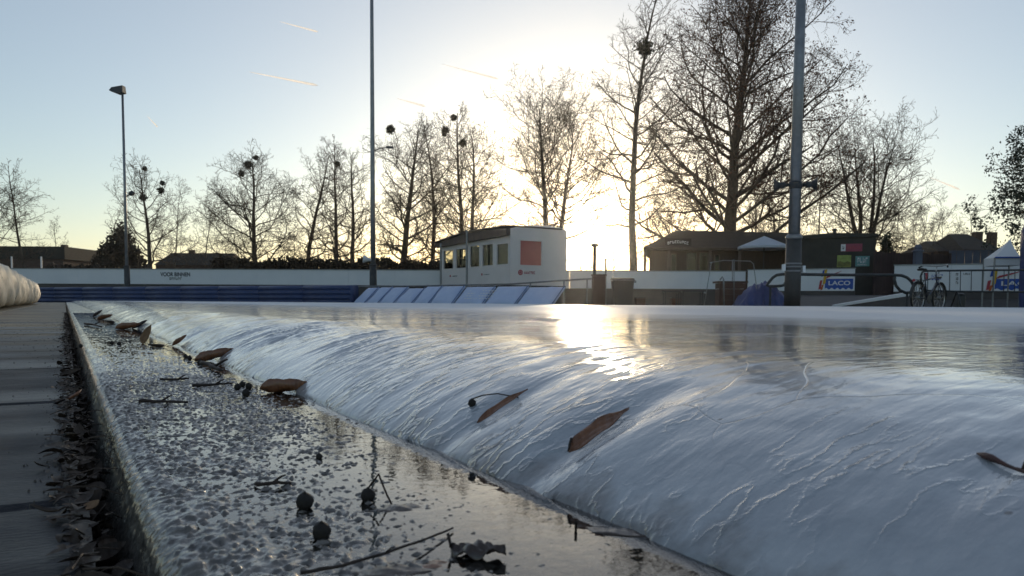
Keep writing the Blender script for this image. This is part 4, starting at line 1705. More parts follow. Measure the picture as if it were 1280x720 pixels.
# kiosk with posters
K0, K1 = at(986, 300, 42.5), at(1095, 300, 41)
F = Face(K0, K1)
kz = F.hit(1040, 292)[1]
root = thing('kiosk', 'dark flat roofed kiosk with a crimson sign and two bright posters', 'building', (K0.x, K0.y, GZ))
mb = MB()
F.box(mb, 0, F.L, GZ, kz - .22, -3, 0)
build('wall', mb, M_kiosk, root)
mb = MB()
F.poly(mb, [(-.05, kz - .25), (F.L + .08, kz - .22), (F.L + .08, kz - .05), (F.L * .5, kz + .03), (-.05, kz - .12)], -3.1, .12)
build('roof', mb, M_kiosk, root)
u, z = F.hit(1053.5, kz)
mb = MB()
mb.tube([F.pt(u, kz - .05, -1), F.pt(u, kz + .25, -1)], .09, 8)
mb.lathe(F.pt(u, kz + .25, -1), [(.14, 0), (.15, .05), (.04, .12)], 8)
build('vent_pipe', mb, M_dsteel, root)


def panel(F, px0, px1, pyt, pyb, mat, name, label, cat, extra=None, d=.02, group=None):
    u0, z0 = F.hit(px0, pyb)
    u1, z1 = F.hit(px1, pyt)
    r_ = thing(name, label, cat, F.pt((u0 + u1) / 2, z0, d), group)
    mb = MB()
    F.box(mb, u0, u1, z0, z1, d, d + .03)
    build('panel', mb, mat, r_)
    if extra:
        extra(F, r_, u0, u1, z0, z1, d + .031)
    return r_


def ex_sign(F, r_, u0, u1, z0, z1, d):
    mb = MB()
    F.box(mb, u0, u0 + (u1 - u0) * .22, z0 + .02, z1 - .02, d, d + .01)
    build('white_panel', mb, M_white, r_)
    mb = MB()
    glyphs(F, mb, u0 + (u1 - u0) * .32, u1 - .08, z0 + .14, z1 - .14, d, 6, 71)
    build('lettering', mb, M_red, r_)
    mb = MB()
    glyphs(F, mb, u0 + .06, u0 + (u1 - u0) * .17, z0 + .12, z1 - .1, d + .012, 1, 72)
    build('emblem', mb, M_plastic, r_)


def ex_green(F, r_, u0, u1, z0, z1, d):
    mb = MB()
    w_, h = u1 - u0, z1 - z0
    F.poly(mb, [(u0 + .02, z0 + .02), (u1 - .02, z0 + .02), (u1 - .02, z0 + h * .40), (u0 + w_ * .75, z0 + h * .5), (u0 + w_ * .5, z0 + h * .38), (u0 + w_ * .25, z0 + h * .52), (u0 + .02, z0 + h * .44)], d, d + .008)
    build('picture', mb, pmat('poster_meadow', (.25, .24, .04), (.10, .10, .03), 6, .5), r_)


def ex_teal(F, r_, u0, u1, z0, z1, d):
    mb = MB()
    glyphs(F, mb, u0 + .08, u1 - .08, z0 + (z1 - z0) * .35, z1 - .08, d, 4, 74)
    glyphs(F, mb, u0 + .10, u1 - .12, z0 + .06, z0 + (z1 - z0) * .24, d, 7, 75)
    build('lettering', mb, M_white, r_)


panel(F, 1051, 1078, 304.5, 314.5, M_pink, 'shop_sign', 'small crimson sign with a white end panel on the dark kiosk', 'sign', ex_sign)
panel(F, 1046, 1064, 319, 334, M_greenp, 'poster', 'yellow green picture poster below the crimson sign', 'poster', ex_green)
panel(F, 1069, 1087, 320, 333, M_teal, 'poster', 'teal poster with white lettering at the right corner of the kiosk', 'poster', ex_teal)

# fences, panels and houses behind
F = Face(at(1092, 325, 40), at(1190, 325, 42))
fz = F.hit(1150, 317)[1]
root = thing('wooden_fence', 'dark brown wooden fence behind the opening between kiosk and tiled houses', 'fence', (F.o.x, F.o.y, GZ))
mb = MB()
n = int(F.L / .14)
for i in range(n):
    F.box(mb, i * .14, i * .14 + .132, GZ, fz + .03 * math.sin(i * 7.1) - (.5 if i < 6 else 0) * 0, -.025, 0)
build('planks', mb, M_fencewood, root)
for k in range(5):
    u = k * F.L / 4.2
    mb = MB()
    F.box(mb, u, u + .1, GZ, fz + .08, .005, .1)
    build('post', mb, M_fencewood, root)
p = at(1147, 325, 39)
zt = at(1147, 306, 39).z
mb = MB()
mb.box((p.x, p.y, (zt - .35 + GZ) / 2), (.32, .32, zt - .35 - GZ))
mb.lathe((p.x, p.y, zt - .35), [(.28, 0), (.28, .06), (.16, .10), (.20, .22), (.10, .36)], 10)
tag(build('gate_pillar', mb, M_greywall), 'dull violet grey gate pillar with a rounded cap before the wooden fence', 'pillar')
F = Face(at(1186, 325, 43), at(1246, 325, 42))
mb = MB()
fz = F.hit(1215, 314)[1]
for i in range(6):
    F.box(mb, i * F.L / 6, (i + 1) * F.L / 6 - .02, GZ, fz, -.06, 0)
F.box(mb, 0, F.L, fz, fz + .05, -.08, .03)
tag(build('panel_screen', mb, M_greywall), 'plain blue grey panel screen below the brown tiled houses', 'screen')


def house(px0, px1, pye, pyr, Y, label, hip=.25, chim=None, group='houses behind the rink', flat=False):
    a_, b_ = at(px0, pye, Y), at(px1, pye, Y)
    zr = at((px0 + px1) / 2, pyr, Y + 3).z
    root = thing('house', label, 'house', ((a_.x + b_.x) / 2, Y, GZ), group)
    ze = a_.z
    D = 7
    w_ = b_.x - a_.x
    mb = MB()
    mb.box(((a_.x + b_.x) / 2, Y + D / 2, (ze + GZ) / 2), (w_ * .96, D * .96, ze - GZ))
    build('wall', mb, M_housewall, root)
    mb = MB()
    if flat:
        mb.box(((a_.x + b_.x) / 2, Y + D / 2, (ze + zr) / 2), (w_, D, zr - ze))
    else:
        o = [Vector((a_.x, Y, ze)), Vector((b_.x, Y, ze)), Vector((b_.x, Y + D, ze)), Vector((a_.x, Y + D, ze))]
        q = [Vector((a_.x + w_ * hip, Y + D / 2, zr)), Vector((b_.x - w_ * hip, Y + D / 2, zr))]
        mb.add(o + q, [(0, 1, 5, 4), (1, 2, 5), (2, 3, 4, 5), (3, 0, 4), (3, 2, 1, 0)])
    rf = build('roof', mb, M_roof, root)
    if chim:
        for cx, ct in chim:
            c = at(cx, ct, Y + D / 2)
            mb = MB()
            mb.box((c.x, c.y, (c.z + ze) / 2), (.6, .5, c.z - ze))
            build('chimney', mb, M_housewall, rf)
    return root


house(-60, 81, 323, 310, 84, 'dark flat topped house at the far left edge', hip=.01, flat=True, chim=[(80.5, 306)])
house(192, 286, 331, 316, 86, 'dark low house with a chimney behind the lettered wall', hip=.06, chim=[(240, 312.5)])
house(286, 345, 336, 329, 88, 'low dark roofed shed to the right of the chimney house', hip=.12)
house(1172, 1216, 314, 301, 62, 'lower brown tiled house behind the blue grey screen', hip=.3)
house(1204, 1254, 312, 292, 60, 'taller brown tiled house with chimneys behind the blue grey screen', hip=.26, chim=[(1222, 290), (1240, 290.5)])
for px, lab in ((15, 'left pale fence post before the flat topped house'), (52, 'right pale fence post before the flat topped house')):
    p = at(px, 337, 48)
    zt = at(px, 321.5, 48).z
    mb = MB()
    mb.tube([(p.x, 48, GZ), (p.x, 48, zt)], .05, 8)
    mb.lathe((p.x, 48, zt), [(.05, 0), (.06, .02), (.02, .05)], 8)
    tag(build('fence_post', mb, M_board), lab, 'post')

# white peaked tent and the blue cover at the right edge
F = Face(at(1243, 330, 29.5), at(1276, 330, 29.3))
ap = at(1263, 299, 30.1)
zb_ = at(1243, 322, 29.5).z
c0, c1 = F.pt(0, zb_), F.pt(F.L, zb_)
root = thing('party_tent', 'small white peaked tent behind the wall at the right edge', 'tent', (F.o.x + F.L / 2, F.o.y, GZ))
mb = MB()
back = -F.n * 1.1
vs = []
rings = 7
top = Vector((ap.x, ap.y, ap.z))
base = [c0, c1, c1 + back, c0 + back]
cen = sum(base, Vector()) / 4
for i in range(rings):
    v = i / (rings - 1)
    for b_ in base:
        q = (b_ - cen) * ((1 - v) ** 1.25 * .98 + .02)
        vs.append(Vector((cen.x + (top.x - cen.x) * v, cen.y + (top.y - cen.y) * v, zb_ + (top.z - zb_) * v)) + Vector((q.x, q.y, 0)))
fs = []
for i in range(rings - 1):
    for k in range(4):
        j = (k + 1) % 4
        fs.append((i * 4 + k, i * 4 + j, i * 4 + 4 + j, i * 4 + 4 + k))
mb.add(vs, fs)
o_ = len(mb.v)
vs2 = [b_ + Vector((0, 0, 0)) for b_ in base] + [b_ - Vector((0, 0, .30)) for b_ in base]
mb.add(vs2, [(k, (k + 1) % 4, 4 + (k + 1) % 4, 4 + k) for k in range(4)])
build('canopy', mb, M_board, root)
for b_ in base:
    mb = MB()
    mb.tube([(b_.x, b_.y, GZ), (b_.x, b_.y, zb_)], .03, 8)
    build('leg', mb, M_galv, root)
mb = MB()
mb.tube([c0 + F.n * .04, c1 + F.n * .04], .03, 6)
build('eave_bar', mb, M_logoblue, root)
p = at(1299, 320, 28)
prof_ = [(.5, 0), (.56, .6), (.55, 1.3), (.57, 2.2), (.54, 2.9), (.42, 3.28), (.24, 3.52), (.04, 3.58)]
mb = MB()
n = 40
vs, fs = [], []
pr = random.Random(9)
for (r_, h) in prof_:
    for k in range(n):
        w_ = k * 2 * math.pi / n
        q = r_ * (1 + .06 * math.sin(w_ * 9 + h) + .03 * math.sin(w_ * 17 - h * 2))
        vs.append((p.x + q * math.cos(w_), p.y + q * math.sin(w_), GZ + h))
for i in range(len(prof_) - 1):
    for k in range(n):
        j = (k + 1) % n
        fs.append((i * n + k, i * n + j, i * n + n + j, i * n + n + k))
fs.append(tuple(len(prof_) * n - n + k for k in range(n)))
mb.add(vs, fs)
tag(build('blue_cover', mb, M_bluetarp, None, True), 'tall rounded blue cover cut off by the right edge beside the white tent', 'cover')

# ------------------------------------------------------------------ things along the right rink edge
# wheelie bin
p = at(777.5, 383, 24)
root = thing('wheelie_bin', 'dark wheeled rubbish bin right of the sun, before the white wall', 'bin', (p.x, p.y, GZ))
h = at(777, 348, 24).z - GZ
w_ = 25 * 24 / FPX / 2
mb = MB()
vs = [(-w_ * .82, -.26, .08), (w_ * .82, -.26, .08), (w_ * .82, .24, .08), (-w_ * .82, .24, .08), (-w_, -.34, h - .08), (w_, -.34, h - .08), (w_, .32, h - .08), (-w_, .32, h - .08)]
mb.add(vs, [(3, 2, 1, 0), (4, 5, 6, 7), (0, 1, 5, 4), (1, 2, 6, 5), (2, 3, 7, 6), (3, 0, 4, 7)])
build('body', mb, M_plastic, root, local=True)
mb = MB()
mb.add([(-w_ - .03, -.38, h - .08), (w_ + .03, -.38, h - .08), (w_ + .03, .36, h - .04), (-w_ - .03, .36, h - .04), (-w_, -.3, h - .0), (w_, -.3, h - .0), (w_, .33, h + .03), (-w_, .33, h + .03)], [(3, 2, 1, 0), (4, 5, 6, 7), (0, 1, 5, 4), (1, 2, 6, 5), (2, 3, 7, 6), (3, 0, 4, 7)])
build('lid', mb, M_plastic, root, local=True)
mb = MB()
mb.tube([(-w_ * .8, .40, h - .02), (w_ * .8, .40, h - .02)], .018, 6)
mb.box((w_ + .05, -.1, h - .10), (.09, .16, .07), bev=.01)
build('handle', mb, M_galv, root, local=True)
for sx in (-1, 1):
    mb = MB()
    mb.lathe((sx * w_ * .86, .25, .1), [(.10, -.03), (.10, .03)], 14, (1, 0, 0))
    build('wheel', mb, M_rubber, root, local=True)
# rust red cabinet with low lamp post
p = at(748, 383, 25)
h = at(748, 344, 25).z - GZ
root = thing('control_cabinet', 'narrow rust brown cabinet directly right of the slanted pads', 'cabinet', (p.x, p.y, GZ))
mb = MB()
mb.box((0, 0, h / 2), (.42, .34, h - .05), bev=.02)
build('body', mb, M_wood, root, local=True)
mb = MB()
mb.box((0, 0, h), (.47, .39, .05))
build('lid', mb, M_wood, root, local=True)
mb = MB()
mb.box((0, -.178, h * .5), (.32, .015, h * .7))
build('door', mb, M_wood, root, local=True)
p = at(743, 345, 25.6)
zt = at(743, 307, 25.6).z
root = thing('low_lamp', 'short post with a flat round head against the glare right of the cabin', 'lamp post', (p.x, p.y, GZ))
mb = MB()
mb.tube([(0, 0, 0), (0, 0, zt - GZ)], .06, 10)
build('post', mb, M_dsteel, root, True, local=True)
mb = MB()
mb.lathe((0, 0, zt - GZ - .04), [(.06, 0), (.12, .02), (.13, .08), (.05, .12)], 14)
build('head', mb, M_dsteel, root, True, local=True)
p = at(757, 345, 26)
zt = at(757, 325, 26).z
mb = MB()
mb.tube([(p.x, p.y, GZ), (p.x, p.y, zt)], .03, 8)
mb.lathe((p.x, p.y, zt), [(.04, 0), (.04, .03), (.01, .06)], 8)
tag(build('thin_post', mb, M_galv), 'thin short post between the low lamp and the wheelie bin', 'post')

# low bench frames
for (xa, xb, yt, Y, lab) in ((828, 850, 363.8, 22.5, 'low steel framed bench behind the rink edge, left one of the pair'), (850, 880, 363.2, 22.4, 'low steel framed bench behind the rink edge, right one beside the brown crate')):
    a_, b_ = at(xa, yt, Y), at(xb, yt, Y)
    root = thing('low_bench', lab, 'bench', ((a_.x + b_.x) / 2, Y, GZ), 'low benches along the rink edge')
    hw = (b_.x - a_.x) / 2 - .015
    h = a_.z - GZ
    mb = MB()
    for k in range(3):
        mb.box((0, -.14 + k * .14, h - .02), (hw * 2, .12, .035), bev=.008)
    build('seat', mb, M_plastic, root, local=True)
    for sx in (-1, 1):
        mb = MB()
        mb.tube([(sx * (hw - .05), -.16, 0), (sx * (hw - .05), -.15, h - .045), (sx * (hw - .05), .15, h - .045), (sx * (hw - .05), .16, 0)], .02, 8)
        build('leg', mb, M_dsteel, root, local=True)
for px, lab in ((800, 'small dark box low before the wall, left of the benches'), (845, 'small dark box half under the low benches')):
    p = at(px, 376, 23.6)
    root = thing('grit_box', lab, 'box', (p.x, p.y, GZ))
    h = at(px, 371, 23.6).z - GZ
    mb = MB()
    mb.box((0, 0, h * .45), (.30, .28, h * .9), bev=.015)
    build('body', mb, M_wood, root, local=True)
    mb = MB()
    mb.box((0, 0, h * .93), (.33, .31, .035), bev=.01)
    build('lid', mb, M_plastic, root, local=True)

# brown crate, trolley frame
p = at(912, 383, 21)
h = at(912, 351.5, 21).z - GZ
root = thing('wooden_crate', 'tall red brown wooden crate left of the blue tarpaulin heap', 'crate', (p.x, p.y, GZ))
mb = MB()
for k in range(5):
    hh_ = (h - .06) / 5
    mb.box((0, 0, .0 + hh_ * (k + .5)), (.68, .5, hh_ - .012))
build('boards', mb, M_wood, root, local=True)
mb = MB()
mb.box((0, 0, h - .03), (.80, .6, .05))
build('lid', mb, M_wood, root, local=True)
for sx in (-1, 1):
    mb = MB()
    mb.box((sx * .33, -.262, (h - .06) / 2), (.06, .02, h - .07))
    build('batten', mb, M_wood, root, local=True)
Y = 20
root = thing('tube_trolley', 'trolley frame of thin steel tubes standing round the brown crate', 'trolley', at(915, 383, Y) + Vector((0, 0, GZ - at(915, 383, Y).z)))
for pts in ([(880, 383), (889, 329)], [(889, 328), (905, 325.5), (938, 326.5), (942, 330), (945.5, 358), (946, 383)], [(915.5, 352), (915.5, 326)], [(917.5, 383), (917.5, 326)]):
    mb = MB()
    mb.tube([at(x, y, Y) for x, y in pts], .011, 8)
    build('tube', mb, M_galv, root, True)
mb = MB()
mb.tube([at(905, 381, Y - .2), at(904.5, 349, Y - .2), at(903, 346, Y - .2), at(900, 350, Y - .2)], .022, 8)
build('crank', mb, M_galv, root, True)
for px, py in ((889, 328.5), (917, 325.5), (881, 366)):
    mb = MB()
    c = at(px, py, Y - .03)
    mb.lathe(c - Vector((0, 0, .025)), [(.01, 0), (.028, .01), (.028, .035), (.01, .045)], 10)
    build('end_cap', mb, pmat('polished_cap', (.8, .8, .78), None, 5, .12, metallic=1.0), root, True)

# blue tarpaulin heap
p = at(952, 383, 20.2)
hp = at(952, 355, 20.2).z - GZ
W_ = 67 * 20.2 / FPX / 2
nx, ny = 60, 24
X = np.linspace(-1, 1, nx)
Yv = np.linspace(-1, 1, ny)
XX, YY = np.meshgrid(X, Yv)
base = np.clip(1 - np.abs(XX + .04) ** 2.6, 0, 1) ** .75 * np.clip(1 - np.abs(YY) ** 2.4, 0, 1) ** .7
fold = .11 * np.sin(XX * 22 + 2.4 * vnoise(XX * 3, YY * 2, 5) + YY * 3) * (0.35 + .65 * sstep(-.1, .4, XX)) + .12 * fbm(XX * 5, YY * 3, 6, 3)
ZZ = hp * base * (1 + fold) * (1 - .18 * sstep(.0, -1, XX))
P = np.stack([XX * W_ * (1 + .05 * np.sin(YY * 5)), YY * .5 - .05 * np.sin(XX * 22) * (1 - base), np.maximum(ZZ, 0)], -1)
me = grid_mesh(None, None, P)
o = link('tarpaulin_heap', me, M_bluetarp, None, True, (p.x, p.y, GZ))
tag(o, 'heap covered with a folded dark blue tarpaulin left of the thick mast', 'tarpaulin')

# long hooped pipe barrier either side of the mast
Y = 19.6
root = thing('pipe_barrier', 'long dark pipe barrier with rounded hoop ends passing behind the thick mast', 'barrier', at(1050, 383, Y) + Vector((0, 0, GZ - at(1050, 383, Y).z)))
mb = MB()
L = [(975, 357.5), (962, 358), (958.5, 357), (961, 353), (966, 347), (971, 343.8), (978, 342.8), (986, 342.8), (1020, 343.2), (1066, 343.8), (1118, 343.8), (1127, 344.3), (1134, 347), (1139, 351.5), (1142, 357), (1142, 362), (1138, 365.5), (1132, 366), (1125, 363), (1120, 357), (1118, 350), (1118.5, 345)]
mb.tube([at(x, y, Y) for x, y in L], .038, 10)
build('pipe', mb, M_dsteel, root, True)
mb = MB()
mb.tube([at(986, 343, Y), at(984, 350, Y), at(980, 356.5, Y), at(975, 357.5, Y)], .038, 10)
build('hoop', mb, M_dsteel, root, True)
for px, yt in ((963, 358), (1134, 366)):
    q = at(px, yt, Y)
    mb = MB()
    mb.tube([(q.x, Y, GZ), tuple(q)], .03, 8)
    mb.box((q.x, Y, GZ + .015), (.12, .5, .03))
    build('foot', mb, M_dsteel, root)
# crowd barrier with upright bars
Y = 19.9
root = thing('crowd_barrier', 'grey crowd barrier with thin upright bars behind the bicycle at the right edge', 'barrier', at(1220, 383, Y) + Vector((0, 0, GZ - at(1220, 383, Y).z)))
mb = MB()
mb.tube([at(1152, 362, Y), at(1151, 345, Y), at(1153, 340, Y), at(1158, 338.6, Y), at(1230, 337.8, Y), at(1345, 337, Y)], .026, 8)
build('top_rail', mb, M_dsteel, root, True)
mb = MB()
mb.tube([at(1152, 363, Y), at(1200, 364.3, Y), at(1345, 365.3, Y)], .022, 8)
build('bottom_rail', mb, M_dsteel, root, True)
for i in range(14):
    px = 1160 + i * 13.6
    mb = MB()
    mb.tube([at(px, 338.3, Y), at(px - .6, 364.3, Y)], .010, 6)
    build('bar', mb, M_dsteel, root, True)
for px in (1196, 1320):
    q = at(px, 364.5, Y)
    mb = MB()
    mb.tube([(q.x, Y - .3, GZ + .02), (q.x, Y - .02, q.z), (q.x, Y + .02, q.z), (q.x, Y + .3, GZ + .02)], .02, 8)
    build('foot', mb, M_dsteel, root, True)
mb = MB()
p = at(1199, 383, 21)
mb.box((p.x, p.y, GZ + .24), (.22, .22, .48), bev=.02)
mb.lathe((p.x, p.y, GZ + .48), [(.13, 0), (.14, .02), (.05, .06)], 10)
tag(build('dark_bollard', mb, M_plastic), 'short square dark bollard under the crowd barrier', 'bollard')

# ------------------------------------------------------------------ bicycle (local: x forward, z up)
p = at(1160, 383, 19.1)
root = thing('bicycle', 'dark city bicycle parked before the pipe barrier, handlebar to the right', 'bicycle', (p.x, p.y, GZ), None, R(38))
root.scale = (1.12, 1.12, 1.15)
wr = .33
xr, xf = -.5, .53
for nm, x in (('rear_wheel', xr), ('front_wheel', xf)):
    mb = MB()
    mb.lathe((x, -.05, wr), [(.02, 0), (.035, .02), (.035, .08), (.02, .1)], 10, (0, 1, 0))
    wh = build(nm, mb, M_galv, root, local=True)
    mb = MB()
    mb.torus((x, 0, wr), (0, 1, 0), wr - .022, .022, 36, 8)
    build('tyre', mb, M_rubber, wh, True, local=True)
    mb = MB()
    mb.torus((x, 0, wr), (0, 1, 0), wr - .05, .012, 36, 6)
    build('rim', mb, M_rim, wh, True, local=True)
    mb = MB()
    for k in range(16):
        w_ = k * 2 * math.pi / 16
        mb.tube([(x + .03 * math.cos(w_ + .5), (.03 if k % 2 else -.03), wr + .03 * math.sin(w_ + .5)), (x + (wr - .05) * math.cos(w_), 0, wr + (wr - .05) * math.sin(w_))], .0028, 4)
    build('spokes', mb, M_rim, wh, local=True)
    mb = MB()
    n = 16
    vs, fs = [], []
    for k in range(n + 1):
        w_ = R(15 + 165 * k / n) if x == xr else R(5 + 130 * k / n)
        for yy in (-.03, 0, .03):
            q = wr + .025 - (.008 if yy else 0)
            vs.append((x + q * math.cos(w_), yy, wr + q * math.sin(w_)))
    for k in range(n):
        for c in range(2):
            fs.append((k * 3 + c, k * 3 + c + 1, k * 3 + c + 4, k * 3 + c + 3))
    mb.add(vs, fs)
    build('mudguard', mb, M_plastic, root, True, local=True)
bbk, hd, hd2, st_ = (-.06, 0, .30), (.36, 0, .78), (.39, 0, .66), (-.20, 0, .74)
mb = MB()
mb.tube([bbk, st_, (-.235, 0, .86)], .016, 8)
mb.tube([bbk, hd2], .019, 8)
mb.tube([(-.19, 0, .70), hd], .016, 8)
mb.tube([hd2, hd, (.34, 0, .84)], .02, 8)
for yy in (-.05, .05):
    mb.tube([(xr, yy, wr), (-.2, yy * .4, .70)], .009, 6)
    mb.tube([(xr, yy, wr), (bbk[0], yy * .5, bbk[2])], .010, 6)
build('frame', mb, M_bframe, root, True, local=True)
mb = MB()
for yy in (-.05, .05):
    mb.tube([(.395, yy * .6, .65), (.44, yy, .55), (xf, yy, wr)], .011, 6)
mb.tube([(.395, -.04, .65), (.395, .04, .65)], .016, 6)
build('fork', mb, M_bframe, root, True, local=True)
mb = MB()
vs = []
for k, (x, w_, z) in enumerate(((.13, .02, .94), (.04, .035, .95), (-.05, .085, .955), (-.12, .10, .96), (-.15, .06, .95))):
    for yy in (-1, -.5, 0, .5, 1):
        vs.append((x - .26, yy * w_, z - .02 * abs(yy)))
for k, (x, w_, z) in enumerate(((.13, .02, .91), (.04, .03, .91), (-.05, .07, .90), (-.12, .09, .90), (-.15, .05, .91))):
    for yy in (-1, -.5, 0, .5, 1):
        vs.append((x - .26, yy * w_ * .9, z))
fs = []
for k in range(4):
    for c in range(4):
        q = k * 5 + c
        fs.append((q, q + 1, q + 6, q + 5))
        fs.append((25 + q, 25 + q + 5, 25 + q + 6, 25 + q + 1))
for k in range(4):
    fs += [(k * 5, k * 5 + 5, 30 + k * 5, 25 + k * 5), (k * 5 + 4, 29 + k * 5, 34 + k * 5, k * 5 + 9)]
fs += [(0, 25, 26, 1), (1, 26, 27, 2), (2, 27, 28, 3), (3, 28, 29, 4), (20, 21, 46, 45), (21, 22, 47, 46), (22, 23, 48, 47), (23, 24, 49, 48)]
mb.add(vs, fs)
build('saddle', mb, M_rubber, root, True, local=True)
mb = MB()
mb.tube([(.34, 0, .84), (.325, 0, .96), (.36, 0, 1.0)], .014, 8)
mb.tube([(.20, -.29, 1.0), (.30, -.25, 1.04), (.37, -.1, 1.02), (.37, .1, 1.02), (.30, .25, 1.04), (.20, .29, 1.0)], .012, 8)
hb = build('handlebar', mb, M_rim, root, True, local=True)
for sy in (-1, 1):
    mb = MB()
    mb.tube([(.17, sy * .305, .99), (.24, sy * .275, 1.02)], .018, 8)
    build('grip', mb, M_rubber, hb, True, local=True)
mb = MB()
mb.lathe((.44, 0, .80), [(.02, 0), (.05, .03), (.055, .07), (.04, .08)], 12, (1, 0, 0))
mb.box((.405, 0, .79), (.07, .02, .02))
build('headlamp', mb, M_rim, root, True, local=True)
mb = MB()
mb.lathe((bbk[0], -.05, bbk[2]), [(.095, 0), (.10, .004), (.095, .008)], 22, (0, 1, 0))
mb.tube([(bbk[0], -.08, bbk[2]), (bbk[0] + .10, -.085, bbk[2] - .13)], .009, 6)
mb.tube([(bbk[0], .08, bbk[2]), (bbk[0] - .10, .085, bbk[2] + .13)], .009, 6)
mb.box((bbk[0] + .10, -.13, bbk[2] - .13), (.09, .09, .02))
mb.box((bbk[0] - .10, .13, bbk[2] + .13), (.09, .09, .02))
build('crank_set', mb, M_dsteel, root, local=True)
mb = MB()
mb.box((-.52, 0, .70), (.36, .13, .012))
for yy in (-.06, .06):
    mb.tube([(-.40, yy, .70), (xr, yy, wr)], .006, 5)
    mb.tube([(-.66, yy, .70), (xr, yy, wr)], .006, 5)
build('luggage_rack', mb, M_dsteel, root, local=True)
mb = MB()
mb.lathe((-.70, 0, .69), [(.02, 0), (.03, .01), (.03, .03)], 10, (-1, 0, 0))
build('rear_light', mb, M_red, root, local=True)


# ------------------------------------------------------------------ FOREGROUND litter
def leaf_mat(name, c1, c2, wet):
    m, nt, b, out = nodes_of(name)
    tc = N(nt, 'ShaderNodeTexCoord')
    n1 = N(nt, 'ShaderNodeTexNoise', Scale=60.0, Detail=6.0, Roughness=.65)
    nt.links.new(tc.outputs['Object'], n1.inputs['Vector'])
    w1 = N(nt, 'ShaderNodeTexWave', Scale=55.0, Distortion=3.0)
    w1.inputs['Detail'].default_value = 2
    nt.links.new(tc.outputs['Object'], w1.inputs['Vector'])
    r1 = ramp(nt, n1.outputs['Fac'], [(.3, c2), (.7, c1)])
    nt.links.new(r1.outputs[0], b.inputs['Base Color'])
    b.inputs['Roughness'].default_value = .35 if wet else .65
    b.inputs['Coat Weight'].default_value = .4 if wet else 0
    ad = N(nt, 'ShaderNodeMath', operation='ADD')
    nt.links.new(n1.outputs['Fac'], ad.inputs[0])
    nt.links.new(w1.outputs['Fac'], ad.inputs[1])
    bp = N(nt, 'ShaderNodeBump', Strength=.5, Distance=.0012)
    nt.links.new(ad.outputs[0], bp.inputs['Height'])
    nt.links.new(bp.outputs[0], b.inputs['Normal'])
    return m


L_brown = leaf_mat('leaf_chestnut', (.31, .125, .05), (.14, .055, .025), True)
L_tan = leaf_mat('leaf_tan', (.36, .21, .11), (.2, .12, .06), False)
L_dark = leaf_mat('leaf_dark', (.075, .048, .035), (.03, .02, .016), True)
L_litter = leaf_mat('leaf_litter_brown', (.085, .052, .030), (.022, .016, .012), False)
M_fruit = pmat('dry_fruit', (.035, .026, .02), (.015, .012, .01), 160, .75, .8, 300, bdist=.001)
M_stem = pmat('dry_stem', (.05, .03, .022), (.025, .017, .013), 80, .7)


def leaf_verts(L, W, curl, fold, seed, nu=16, nv=8, thick=.0007, tip=.75, crumple=.06):
    rr_ = random.Random(seed)
    ph = rr_.uniform(0, 6)
    A = []
    for i in range(nu + 1):
        u = i / nu
        w_ = W / 2 * (math.sin(math.pi * min(1, u ** tip * .985 + .012)) ** .75) * (1 + .03 * math.sin(u * 31 + ph))
        th = curl * (u - .4)
        k = L / max(abs(curl), 1e-3)
        if abs(curl) > 1e-3:
            x, z = k * math.sin(th), k * (1 - math.cos(th)) * (1 if curl > 0 else -1)
            x = x if curl > 0 else k * math.sin(abs(th)) * (1 if u > .4 else -1)
        else:
            x, z = L * (u - .4), 0
        for j in range(nv + 1):
            v = j / nv * 2 - 1
            a = fold * abs(v) ** 1.3
            y = v * w_ * math.cos(a * .8)
            zz = z + abs(v) * w_ * math.sin(a) + crumple * W * math.sin(u * 13 + ph + v * 3) * math.sin(v * 5 + ph) * .5
            A.append((x, y, zz))
    n = len(A)
    B = [(x, y, z - thick) for x, y, z in A]
    fs = []
    for i in range(nu):
        for j in range(nv):
            q = i * (nv + 1) + j
            fs.append((q, q + nv + 1, q + nv + 2, q + 1))
            fs.append((n + q, n + q + 1, n + q + nv + 2, n + q + nv + 1))
    rim = [j for j in range(nv + 1)] + [i * (nv + 1) + nv for i in range(1, nu + 1)] + [nu * (nv + 1) + j for j in range(nv - 1, -1, -1)] + [i * (nv + 1) for i in range(nu - 1, 0, -1)]
    for k in range(len(rim)):
        j = (k + 1) % len(rim)
        fs.append((rim[k], rim[j], n + rim[j], n + rim[k]))
    return A + B, fs


def leaf(p, head, label, L=.05, W=.028, curl=1.2, fold=.7, seed=1, mat=None, stem=.02, tilt=0.0, roll=0.0, name='dead_leaf', group=None, sdir=(-1, 0, .3), crumple=.06, mid=False):
    root = thing(name, label, 'leaf', p, group)
    q = Matrix.Rotation(head, 4, 'Z') @ Matrix.Rotation(-tilt, 4, 'Y') @ Matrix.Rotation(roll, 4, 'X')
    vs, fs = leaf_verts(L, W, curl, fold, seed, crumple=crumple)
    zmin = min((q @ Vector(v)).z for v in vs)
    mb = MB()
    mb.add([q @ Vector(v) - Vector((0, 0, zmin)) for v in vs], fs)
    build('blade', mb, mat or L_brown, root, True, local=True)
    if stem:
        b0 = q @ Vector(vs[4]) - Vector((0, 0, zmin))
        d = (q.to_3x3() @ Vector(sdir)).normalized()
        mb = MB()
        pts = [b0 + d * stem * k / 5 + Vector((0, 0, .18 * stem * math.sin(k / 5 * 2.6))) for k in range(6)]
        mb.tube(pts, [.0007, .0006, .0008, .0007, .0007, .0009], 6)
        build('stem', mb, M_stem, root, True, local=True)
    return root


AL = TH + math.pi / 2     # heading along the kerb (away from the camera)
